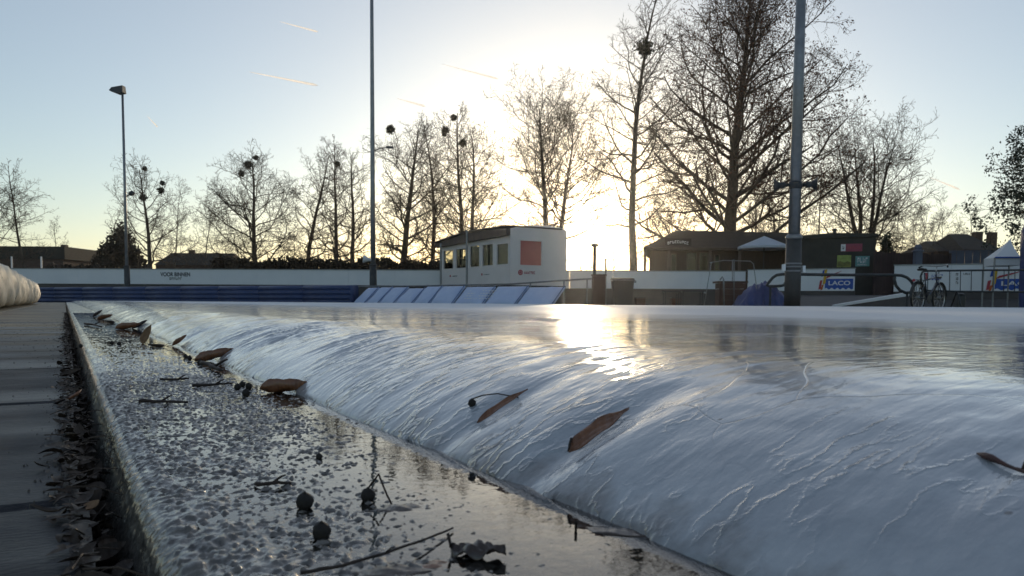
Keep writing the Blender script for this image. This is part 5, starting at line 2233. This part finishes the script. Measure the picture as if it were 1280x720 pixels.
# the leaf pair by the ice foot
leaf(onz(349, 492, .0) , R(4), 'curled boat shaped brown leaf at the foot of the ice, beside a black fruit cluster', L=.064, W=.030, curl=.9, fold=1.0, seed=3, tilt=R(3), roll=R(-34), stem=.0, crumple=.16)
leaf(onz(264, 452, .0), R(18), 'dark chestnut leaf with a raised tip, second large leaf along the ice foot', L=.078, W=.032, curl=.7, fold=1.1, seed=4, tilt=R(14), roll=R(-30), stem=.03, crumple=.16)


def fruit(p, r, label, cat='seed fruit', name='dry_fruit', seed=1, group=None, stem=None):
    rr_ = random.Random(seed)
    root = thing(name, label, cat, p, group)
    vs, fs = [], []
    n, m = 18, 12
    for i in range(m + 1):
        a = math.pi * i / m
        for k in range(n):
            w_ = 2 * math.pi * k / n
            q = r * (1 + .055 * math.sin(w_ * 5 + i) * math.sin(a) + .04 * math.sin(a * 7 + k * 2.4) + rr_.uniform(-.03, .03))
            vs.append((q * math.sin(a) * math.cos(w_) * .95, q * math.sin(a) * math.sin(w_) * .95, r * .96 - q * math.cos(a)))
    for i in range(m):
        for k in range(n):
            j = (k + 1) % n
            fs.append((i * n + k, i * n + j, i * n + n + j, i * n + n + k))
    mb = MB()
    mb.add(vs, fs)
    build('husk', mb, M_fruit, root, True, local=True)
    mb = MB()
    mb.lathe((0, 0, r * 1.93), [(r * .28, 0), (r * .2, r * .10), (r * .05, r * .22)], 8)
    build('calyx', mb, M_fruit, root, True, local=True)
    if stem:
        mb = MB()
        mb.tube([Vector((0, 0, r * 1.9))] + [Vector(s_) for s_ in stem], .0006, 6)
        build('stem', mb, M_stem, root, True, local=True)
    return root


GF = 'black dried fruits on the wet kerb'
fruit(onz(381, 638, -.0005), .0052, 'black dried fruit standing on the wet kerb, left and upper of the lone pair', seed=1, group=GF)
fruit(onz(402, 676, -.0005), .0048, 'black dried fruit nearest the bottom edge on the wet kerb', seed=2, group=GF)
p = onz(460, 628, -.0005)
fruit(p, .0044, 'black dried fruit with a kinked thin stem, in front of a shiny leaf', seed=3, group=GF, stem=[(.0045, .003, .0145), (.006, .002, .017), (.0115, -.004, .007), (.016, -.010, .001)])
fruit(onz(399, 575, 0), .0026, 'tiny black fruit farther up the middle of the wet kerb', seed=4, group=GF)
# cluster by the first leaf
for i, (x, y, r_, lab) in enumerate(((297, 488, .0046, 'black fruit at the left end of the cluster by the boat shaped leaf'), (303, 484.5, .0044, 'black fruit at the back of the cluster by the boat shaped leaf'), (311, 487, .0046, 'black fruit nearest the boat shaped leaf in the cluster'), (307.5, 496, .0050, 'black fruit at the front of the cluster by the boat shaped leaf'))):
    fruit(onz(x, y, 0), r_, lab, seed=10 + i, group='black fruit cluster by the boat shaped leaf')
for i, (x, y, r_, lab) in enumerate(((232, 448, .0045, 'black fruit left of the dark chestnut leaf'), (237, 450.5, .005, 'second black fruit left of the dark chestnut leaf'), (250, 456, .005, 'black fruit in front of the dark chestnut leaf'), (140, 431, .005, 'black fruit far up the kerb, left of a pair'), (149, 432, .005, 'black fruit far up the kerb, right of a pair'), (101, 435, .005, 'single black fruit at the left edge of the kerb'))):
    fruit(onz(x, y, 0), r_, lab, seed=20 + i, group='black fruits farther along the kerb')
# smaller far leaves along the ice foot
for i, (x, y, L, W, tilt, roll, head, lab, m) in enumerate((
    (224, 432, .045, .022, 35, -20, 25, 'small reddish leaf caught on the slope of the ice', L_brown),
    (184, 430, .06, .03, 60, 20, 60, 'tan leaf standing upright at the ice foot', L_tan),
    (157, 412, .10, .045, 8, -30, 10, 'reddish flat leaf far along the ice foot', L_brown),
    (174, 411, .07, .035, 28, -10, 30, 'dark pointed leaf behind the upright tan leaf', L_dark),
    (130, 399.5, .09, .05, 15, -20, 20, 'brown leaf far away at the start of the row along the ice', L_brown),
    (122, 396, .08, .04, 35, 10, 40, 'farthest dark leaf along the ice foot', L_dark),
    (138, 404, .07, .03, 5, 0, 160, 'low dark leaf just before the farthest ones', L_dark),
    (197, 434, .05, .018, 2, 0, 170, 'flat dark leaf scrap in front of the upright tan leaf', L_dark),
)):
    pz = on_ice(x, y) if x == 224 else onz(x, y, 0)
    leaf(pz, R(head), lab, L=L, W=W, curl=.7, fold=.9, seed=40 + i, mat=m, tilt=R(tilt), roll=R(roll), stem=L * .4, group='dead leaves along the ice foot')
# leaves frozen into the ice
nh = math.atan2(SN, CS)


def ice_leaf(p, L, W, seed, lab, mat, head, stem, sd, tilt):
    s_, t_ = st(p)
    z = float(ice_z(np.array([s_]), np.array([t_]), False)[0])
    # slope of the ice along s
    z2 = float(ice_z(np.array([s_ + .03]), np.array([t_]), False)[0])
    z1 = float(ice_z(np.array([s_ - .03]), np.array([t_]), False)[0])
    return leaf(Vector((p.x, p.y, z - .0042)), head, lab, L=L, W=W, curl=-.25, fold=.25, seed=seed, mat=mat, tilt=math.atan2(z2 - z1, .06) + tilt, roll=R(20), stem=stem, sdir=sd, name='frozen_leaf', crumple=.16, group='leaves frozen into the ice edge')


ice_leaf(leafA, .062, .0125, 61, 'long rust brown leaf frozen into a hollow in the middle of the ice slope', L_brown, nh + .12, .009, (.9, .5, .35), 0.0)
ice_leaf(leafB, .058, .007, 62, 'thin brown leaf with a stalked fruit, frozen in the smaller hollow up the ice slope', L_brown, nh + .12, .0, (-1, 0, 0), 0.02)
pb = on_ice(590, 508)
fruit(Vector((pb.x, pb.y, pb.z - .0005)), .0036, 'small dark fruit on a bent stalk stuck in the ice beside the thin frozen leaf', seed=63, group='fruits frozen into the ice', stem=[tuple(on_ice(603, 502) + Vector((0, 0, .006)) - pb), tuple(on_ice(622, 498.5) + Vector((0, 0, .005)) - pb), tuple(on_ice(648, 499) - pb + Vector((0, 0, .002)))])
pa, pb_ = on_ice(1221, 570), on_ice(1300, 600)
root = thing('frozen_twig', 'dark red bud twig frozen into the ice at the right edge', 'twig', pa)
mb = MB()
pts = [pa + (pb_ - pa) * k / 8 + Vector((0, 0, .0012 + .0004 * math.sin(k))) for k in range(9)]
mb.tube(pts, [.0004, .0015, .0018, .0012, .0009, .0008, .0011, .0008, .0008], 8)
build('stick', mb, pmat('red_bud', (.09, .025, .02), (.03, .012, .012), 120, .5), root, True)
mb = MB()
mb.tube([pts[6], pts[6] + Vector((.003, .002, .005)), pts[6] + Vector((.007, .003, .006))], [.001, .0009, .0005], 6)
build('bud', mb, M_stem, root, True)


def twig(pxs, z, r, label, seed=1, name='twig', lift=0.0):
    rr_ = random.Random(seed)
    P_ = [onz(x, y, z) for x, y in pxs]
    root = thing(name, label, 'twig', P_[0])
    fine = []
    for a_, b_ in zip(P_, P_[1:]):
        for k in range(4):
            fine.append(a_ + (b_ - a_) * k / 4 + Vector((rr_.gauss(0, r * .4), rr_.gauss(0, r * .4), abs(rr_.gauss(0, r * .3)))))
    fine.append(P_[-1])
    n = len(fine)
    fine = [q + Vector((0, 0, r + lift * math.sin(math.pi * i / (n - 1)))) for i, q in enumerate(fine)]
    mb = MB()
    mb.tube(fine, [r * (1 - .45 * i / n) * rr_.uniform(.85, 1.15) for i in range(n)], 7)
    build('stick', mb, M_stem, root, True)
    mb = MB()
    k = n // 2
    mb.tube([fine[k], fine[k] + Vector((r * 3, r * 2, r * 2.2)), fine[k] + Vector((r * 5, r * 2, r * 3))], [r * .6, r * .5, r * .3], 6)
    build('side_shoot', mb, M_stem, root, True)
    return root


twig([(318, 608), (340, 608.5), (364, 607)], .001, .0016, 'short dark twig lying on the kerb left of the two fruits')
twig([(172, 504), (202, 504.5), (235, 505)], .001, .0022, 'dark twig lying across the kerb left of the boat shaped leaf', 2)
twig([(200, 476), (222, 476), (236, 475)], .001, .0020, 'short dark twig farther up behind the one across the kerb', 3)
twig([(240, 484), (268, 483), (290, 481.5)], .001, .0022, 'thin twig pointing at the black fruit cluster', 4)
twig([(254, 457), (268, 463), (277, 466)], .001, .0042, 'thick short twig in front of the dark chestnut leaf', 5)
twig([(106, 406), (118, 408), (127, 410)], .001, .005, 'dark twig at the far end of the kerb', 6)
twig([(376, 719), (430, 718), (480, 706), (520, 688), (566, 662)], .0012, .0009, 'long curved leaf stalk rising to the right at the bottom edge', 7, lift=.004)
twig([(612, 592), (626, 589), (640, 582)], .0, .0012, 'tiny twig frozen at the foot of the ice slope', 8)
leaf(onz(470, 726, -.003), R(12), 'large dark brown leaf lying flat in the water at the bottom edge', L=.05, W=.018, curl=-.5, fold=-.15, seed=71, mat=L_dark, stem=0, tilt=R(4), name='wet_leaf', crumple=.1)
leaf(onz(590, 699, -.001), R(-18), 'black crumpled leaf lump in the puddle at the bottom', L=.028, W=.014, curl=-.5, fold=-.45, seed=72, mat=L_dark, stem=.006, tilt=R(8), name='wet_leaf', sdir=(-.2, .2, 1), crumple=.35)
leaf(onz(762, 668, -.0012), R(-20), 'flat dark leaf floating near the ice foot, with a short stem', L=.046, W=.014, curl=-.35, fold=-.1, seed=73, mat=L_dark, stem=.008, tilt=R(2), name='wet_leaf', sdir=(.2, -.7, .5))
leaf(onz(490, 644, -.0042), R(-14), 'shiny dark leaf half under the melt water behind the stalked fruit', L=.062, W=.026, curl=-.4, fold=-.2, seed=74, mat=L_dark, stem=0, tilt=R(1), name='wet_leaf', crumple=.12)
leaf(onz(535, 716, -.0030), R(15), 'brown leaf under the curved stalk at the bottom edge', L=.036, W=.018, curl=-.4, fold=-.2, seed=75, mat=L_brown, stem=0, tilt=R(1), name='wet_leaf', crumple=.12)

# leaves and twigs packed in the gap between pavement and kerb
rr = random.Random(99)
V, Q = [], []
for i in range(2300):
    t = .08 + 9 * rr.random() ** 2.0
    spread = rr.random() ** 2.2
    s = rr.gauss(.016, .008) - spread * .020
    L = rr.uniform(.006, .022)
    W = L * rr.uniform(.3, .6)
    z = (-.066 + .040 * rr.random() ** .8) if s > .009 else PZ + .001 + rr.random() * .006
    if s > .034:
        continue
    hd_ = rr.uniform(0, 6.28)
    q = Matrix.Rotation(hd_, 3, 'Z') @ Matrix.Rotation(rr.gauss(0, .7 if s > .009 else .2), 3, 'Y') @ Matrix.Rotation(rr.gauss(0, .7 if s > .009 else .25), 3, 'X')
    c = Vector((s, t, z))
    cu = rr.uniform(-.4, .4)
    o_ = len(V)
    for k in range(5):
        u = k / 4
        w_ = W / 2 * math.sin(math.pi * min(.97, u * .94 + .04)) ** .8
        zz = cu * L * (u - .5) ** 2 * 2
        for v in (-1, 0, 1):
            V.append(c + q @ Vector((L * (u - .5), v * w_, zz + abs(v) * w_ * .35)))
    for k in range(4):
        for c2 in range(2):
            a_ = o_ + k * 3 + c2
            Q.append((a_, a_ + 3, a_ + 4, a_ + 1))
for i in range(260):
    t = .08 + 5 * rr.random() ** 1.8
    s = rr.gauss(.012, .010)
    if s > .03:
        continue
    z = PZ + rr.uniform(-.006, .008) if s < .0 else rr.uniform(-.05, -.008)
    L = rr.uniform(.01, .045)
    a_ = rr.uniform(0, 6.28)
    d = Vector((math.cos(a_), math.sin(a_), rr.gauss(0, .18))) * L / 2
    w_ = Vector((-d.y, d.x, 0)).normalized() * .0006
    up = Vector((0, 0, .0009))
    c = Vector((s, t, z + .002))
    o_ = len(V)
    bend = Vector((0, 0, L * .08)) + w_ * rr.uniform(-4, 4)
    for k in (-1, 0, 1):
        m_ = c + d * k + (bend if k == 0 else Vector())
        V += [m_ - w_, m_ + up, m_ + w_]
    for k in (0, 3):
        for j in range(3):
            Q.append((o_ + k + j, o_ + k + (j + 1) % 3, o_ + k + 3 + (j + 1) % 3, o_ + k + 3 + j))
o = link('leaf_litter', np_mesh(np.array([tuple(v) for v in V]), np.array(Q)), L_litter)
o.rotation_euler.z = TH
struct(o, 'stuff')
for i, (x, y, L, W, head, tilt, roll, lab, m) in enumerate((
    (113, 636, .013, .0075, 80, 10, 15, 'small tan leaf lying on the litter in the gap', L_tan),
    (88, 548, .024, .011, -50, 8, -25, 'pale grey brown curled leaf spilling from the gap onto the pavement', L_litter),
    (60, 640, .022, .005, 168, 3, 0, 'narrow brown leaf pointing left across the pavement edge', L_litter),
    (98, 545, .020, .011, 120, 30, 20, 'dark curled leaf standing in the gap next to the kerb', L_litter),
    (92, 500, .03, .015, 75, 20, -20, 'brown leaf tilted in the gap farther along', L_brown),
    (86, 470, .035, .018, 40, 15, 20, 'leaf lying over the gap beyond the others', L_litter),
)):
    leaf(onz(x, y, PZ + .003), R(head), lab, L=L, W=W, curl=.8, fold=.5, seed=80 + i, mat=m, stem=L * .3, tilt=R(tilt), roll=R(roll), group='dead leaves at the gap beside the kerb')

# grit lying on the pavement and along the kerb
rr = random.Random(123)
V, Q = [], []
for i in range(2600):
    t = .1 + 6 * rr.random() ** 2.2
    s = rr.uniform(-.9, .004) if rr.random() < .75 else rr.gauss(-.01, .012)
    if s > .004:
        continue
    r_ = rr.uniform(.0004, .0013) * (1 + .25 * t)
    o_ = len(V)
    z = PZ + .0002
    for k in range(5):
        w_ = k * 2 * math.pi / 5 + rr.random()
        V.append((s + r_ * math.cos(w_), t + r_ * math.sin(w_) * 1.2, z - .003))
        V.append((s + r_ * .6 * math.cos(w_), t + r_ * .6 * math.sin(w_), z + r_ * rr.uniform(.35, .7)))
    for k in range(5):
        j = (k + 1) % 5
        Q.append((o_ + k * 2, o_ + j * 2, o_ + j * 2 + 1, o_ + k * 2 + 1))
    Q.append((o_ + 1, o_ + 3, o_ + 5, o_ + 7))
    Q.append((o_ + 1, o_ + 7, o_ + 9, o_ + 1)) if False else None
o = link('grit', np_mesh(np.array(V), np.array(Q)), pmat('grit_stone', (.16, .14, .12), (.05, .045, .04), 90, .8))
o.rotation_euler.z = TH
struct(o, 'stuff')

# padded tarpaulin roll along the pavement
nt_, nr = 150, 30
sc0, hw, hz = -.645 - .26, .26, .315
V = np.zeros((nt_, nr, 3))
tt = 4.0 + (27.6 - 4.0) * np.linspace(0, 1, nt_)
for i, t in enumerate(tt):
    ph = t / 1.15
    pinch = 1 - .13 * np.exp(-((ph - round(ph)) / .10) ** 2)
    endc = min(1, math.sqrt(max(0, 1 - max(0, (t - 27.25) / .36) ** 2)) + .05)
    for k in range(nr):
        w_ = 2 * math.pi * k / nr
        r_ = pinch * endc * (1 + .04 * math.sin(w_ * 5 + t * 3.1) + .03 * math.sin(t * 9 + w_ * 2) + .02 * math.sin(t * 21 - w_ * 3))
        cx, cz = math.cos(w_), math.sin(w_)
        sq = 1 / max(abs(cx), abs(cz)) ** .35
        V[i, k] = (sc0 + hw * r_ * cx * sq, t, PZ + .02 + hz + hz * r_ * cz * sq)
V[:, :, 2] = np.maximum(V[:, :, 2], PZ + .004)
idx = np.arange(nt_ * nr).reshape(nt_, nr)
i2 = np.roll(idx, -1, 1)
q = np.stack([idx[:-1], i2[:-1], i2[1:], idx[1:]], -1).reshape(-1, 4)
root = thing('padded_roll', 'thick cream tarpaulin roll with creases lying along the pavement at the left edge', 'padding', (0, 0, PZ), None, TH)
V[:, :, 2] -= PZ
o = link('cover', np_mesh(V.reshape(-1, 3), q), M_cream, root, True)
for k in range(4, 24, 3):
    t = (k + .0) * 1.15 + .0
    mb = MB()
    ring = []
    for j in range(25):
        w_ = 2 * math.pi * j / 24
        sq = 1 / max(abs(math.cos(w_)), abs(math.sin(w_))) ** .35
        ring.append(Vector((sc0 + hw * .905 * math.cos(w_) * sq, t, max(.012, .02 + hz + hz * .905 * math.sin(w_) * sq))))
    mb.tube(ring, .009, 6, cap=False)
    build('strap', mb, M_plastic, root, True, local=True)

# ------------------------------------------------------------------ contrails high in the sky
tm, nt, b, out = nodes_of('contrail_ice')
tr = N(nt, 'ShaderNodeBsdfTransparent')
tl = N(nt, 'ShaderNodeBsdfTranslucent')
tl.inputs[0].default_value = (1, 1, 1, 1)
mxs = N(nt, 'ShaderNodeMixShader')
tcx = N(nt, 'ShaderNodeTexCoord')
nz = N(nt, 'ShaderNodeTexNoise', Scale=.012, Detail=3.0)
nt.links.new(tcx.outputs['Object'], nz.inputs['Vector'])
rp = ramp(nt, nz.outputs['Fac'], [(.3, .5), (.7, .85)])
nt.links.new(rp.outputs[0], mxs.inputs[0])
nt.links.new(tr.outputs[0], mxs.inputs[1])
nt.links.new(tl.outputs[0], mxs.inputs[2])
nt.links.new(mxs.outputs[0], out.inputs['Surface'])
nt.nodes.remove(b)
for (xa, ya, xb, yb, wpx, lab) in ((350, 27, 398, 40, 1.5, 'faint contrail highest in the sky, left of centre'), (312, 90, 398, 107, 2.0, 'longest contrail, in the sky above the lone wide tree'), (552, 80, 624, 99, 1.5, 'faint contrail at the upper left of the sun glare'),
                                   (496, 123, 532, 133, 1.7, 'short contrail above the bushy tree by the thin mast'), (184, 145, 197, 159, 1.2, 'tiny contrail right of the far left lamp pole'), (1163, 222, 1200, 237, 1.6, 'short contrail in the clear sky at the right')):
    Yc = 3200
    a_, b_ = at(xa, ya, Yc), at(xb, yb, Yc)
    mb = MB()
    n = 14
    pts = [a_ + (b_ - a_) * k / n for k in range(n + 1)]
    mb.tube(pts, [max(.05, wpx * Yc / FPX * .75 * (.15 + .85 * (k / n) ** .7) * (1 if k < n else .1)) for k in range(n + 1)], 8)
    tag(build('contrail', mb, tm, None, True), lab, 'contrail', 'contrails in the evening sky')
AUREOLE = [(30000, (160, 140, 100)), (1500, (26, 22, 15)), (260, (2.2, 1.6, .9)), (60, (1.2, .74, .22)), (9, (.30, .20, .06)), (1.6, (1.1, .98, .84)), (0, (.58, .55, .52))]
SKY_STRENGTH = 0.14
EXPOSURE = 0.0
HAZE = 0.0003
HAZE_G = 0.91


# ------------------------------------------------------------------ air, light, sky
SUN = ray(726, 264)
EL = math.asin(SUN.z)
AZ = math.atan2(SUN.x, SUN.y)

sl = bpy.data.lights.new('sun', 'SUN')
sl.energy = 2.5
sl.angle = R(0.6)
sl.color = (1.0, 0.80, 0.55)
so = bpy.data.objects.new('sun', sl)
COL.objects.link(so)
so.rotation_euler = (-SUN).to_track_quat('-Z', 'Y').to_euler()
so.location = (0, 0, 30)

w = bpy.data.worlds.new('World')
sc.world = w
w.use_nodes = True
nt = w.node_tree
bg = nt.nodes['Background']
sky = N(nt, 'ShaderNodeTexSky', sky_type='NISHITA')
sky.sun_disc = False
sky.sun_elevation = EL
sky.sun_rotation = AZ
sky.altitude = 0
sky.air_density = 1.0
sky.dust_density = 0.5
sky.ozone_density = 2.2
tcw = N(nt, 'ShaderNodeTexCoord')
dp = N(nt, 'ShaderNodeVectorMath', operation='DOT_PRODUCT')
nrm = N(nt, 'ShaderNodeVectorMath', operation='NORMALIZE')
nt.links.new(tcw.outputs['Generated'], nrm.inputs[0])
nt.links.new(nrm.outputs[0], dp.inputs[0])
dp.inputs[1].default_value = SUN
acc = None
for pw, col in AUREOLE:
    mx_ = N(nt, 'ShaderNodeMath', operation='MAXIMUM')
    nt.links.new(dp.outputs['Value'], mx_.inputs[0])
    mx_.inputs[1].default_value = 0.0
    po = N(nt, 'ShaderNodeMath', operation='POWER')
    nt.links.new(mx_.outputs[0], po.inputs[0])
    po.inputs[1].default_value = pw
    scn = N(nt, 'ShaderNodeVectorMath', operation='SCALE')
    scn.inputs[0].default_value = col
    nt.links.new(po.outputs[0], scn.inputs['Scale'])
    if acc is None:
        acc = scn
    else:
        ad = N(nt, 'ShaderNodeVectorMath', operation='ADD')
        nt.links.new(acc.outputs[0], ad.inputs[0])
        nt.links.new(scn.outputs[0], ad.inputs[1])
        acc = ad
ad = N(nt, 'ShaderNodeVectorMath', operation='ADD')
nt.links.new(sky.outputs[0], ad.inputs[0])
nt.links.new(acc.outputs[0], ad.inputs[1])
nt.links.new(ad.outputs[0], bg.inputs['Color'])
bg.inputs['Strength'].default_value = SKY_STRENGTH

if HAZE:
    hm = bpy.data.materials.new('haze_air')
    hm.use_nodes = True
    nt = hm.node_tree
    nt.nodes.remove(nt.nodes['Principled BSDF'])
    pv = N(nt, 'ShaderNodeVolumePrincipled')
    pv.inputs['Color'].default_value = (0.95, 0.95, 0.95, 1)
    pv.inputs['Density'].default_value = HAZE
    pv.inputs['Anisotropy'].default_value = HAZE_G
    nt.links.new(pv.outputs[0], nt.nodes['Material Output'].inputs['Volume'])
    mb = MB()
    h = GS + 4
    mb.box((0, 0, 14), (2 * h, 2 * h, 31))
    o = build('haze', mb, hm)
    struct(o, 'stuff')

vs = sc.view_settings
sc.display_settings.display_device = 'sRGB'
vs.view_transform = 'Standard'
vs.look = 'None'
vs.exposure = EXPOSURE
vs.gamma = 1
vs.use_curve_mapping = False
cy = sc.cycles
cy.use_denoising = True
cy.max_bounces = 8
cy.transparent_max_bounces = 16
cy.volume_bounces = 0
cy.sample_clamp_indirect = 8
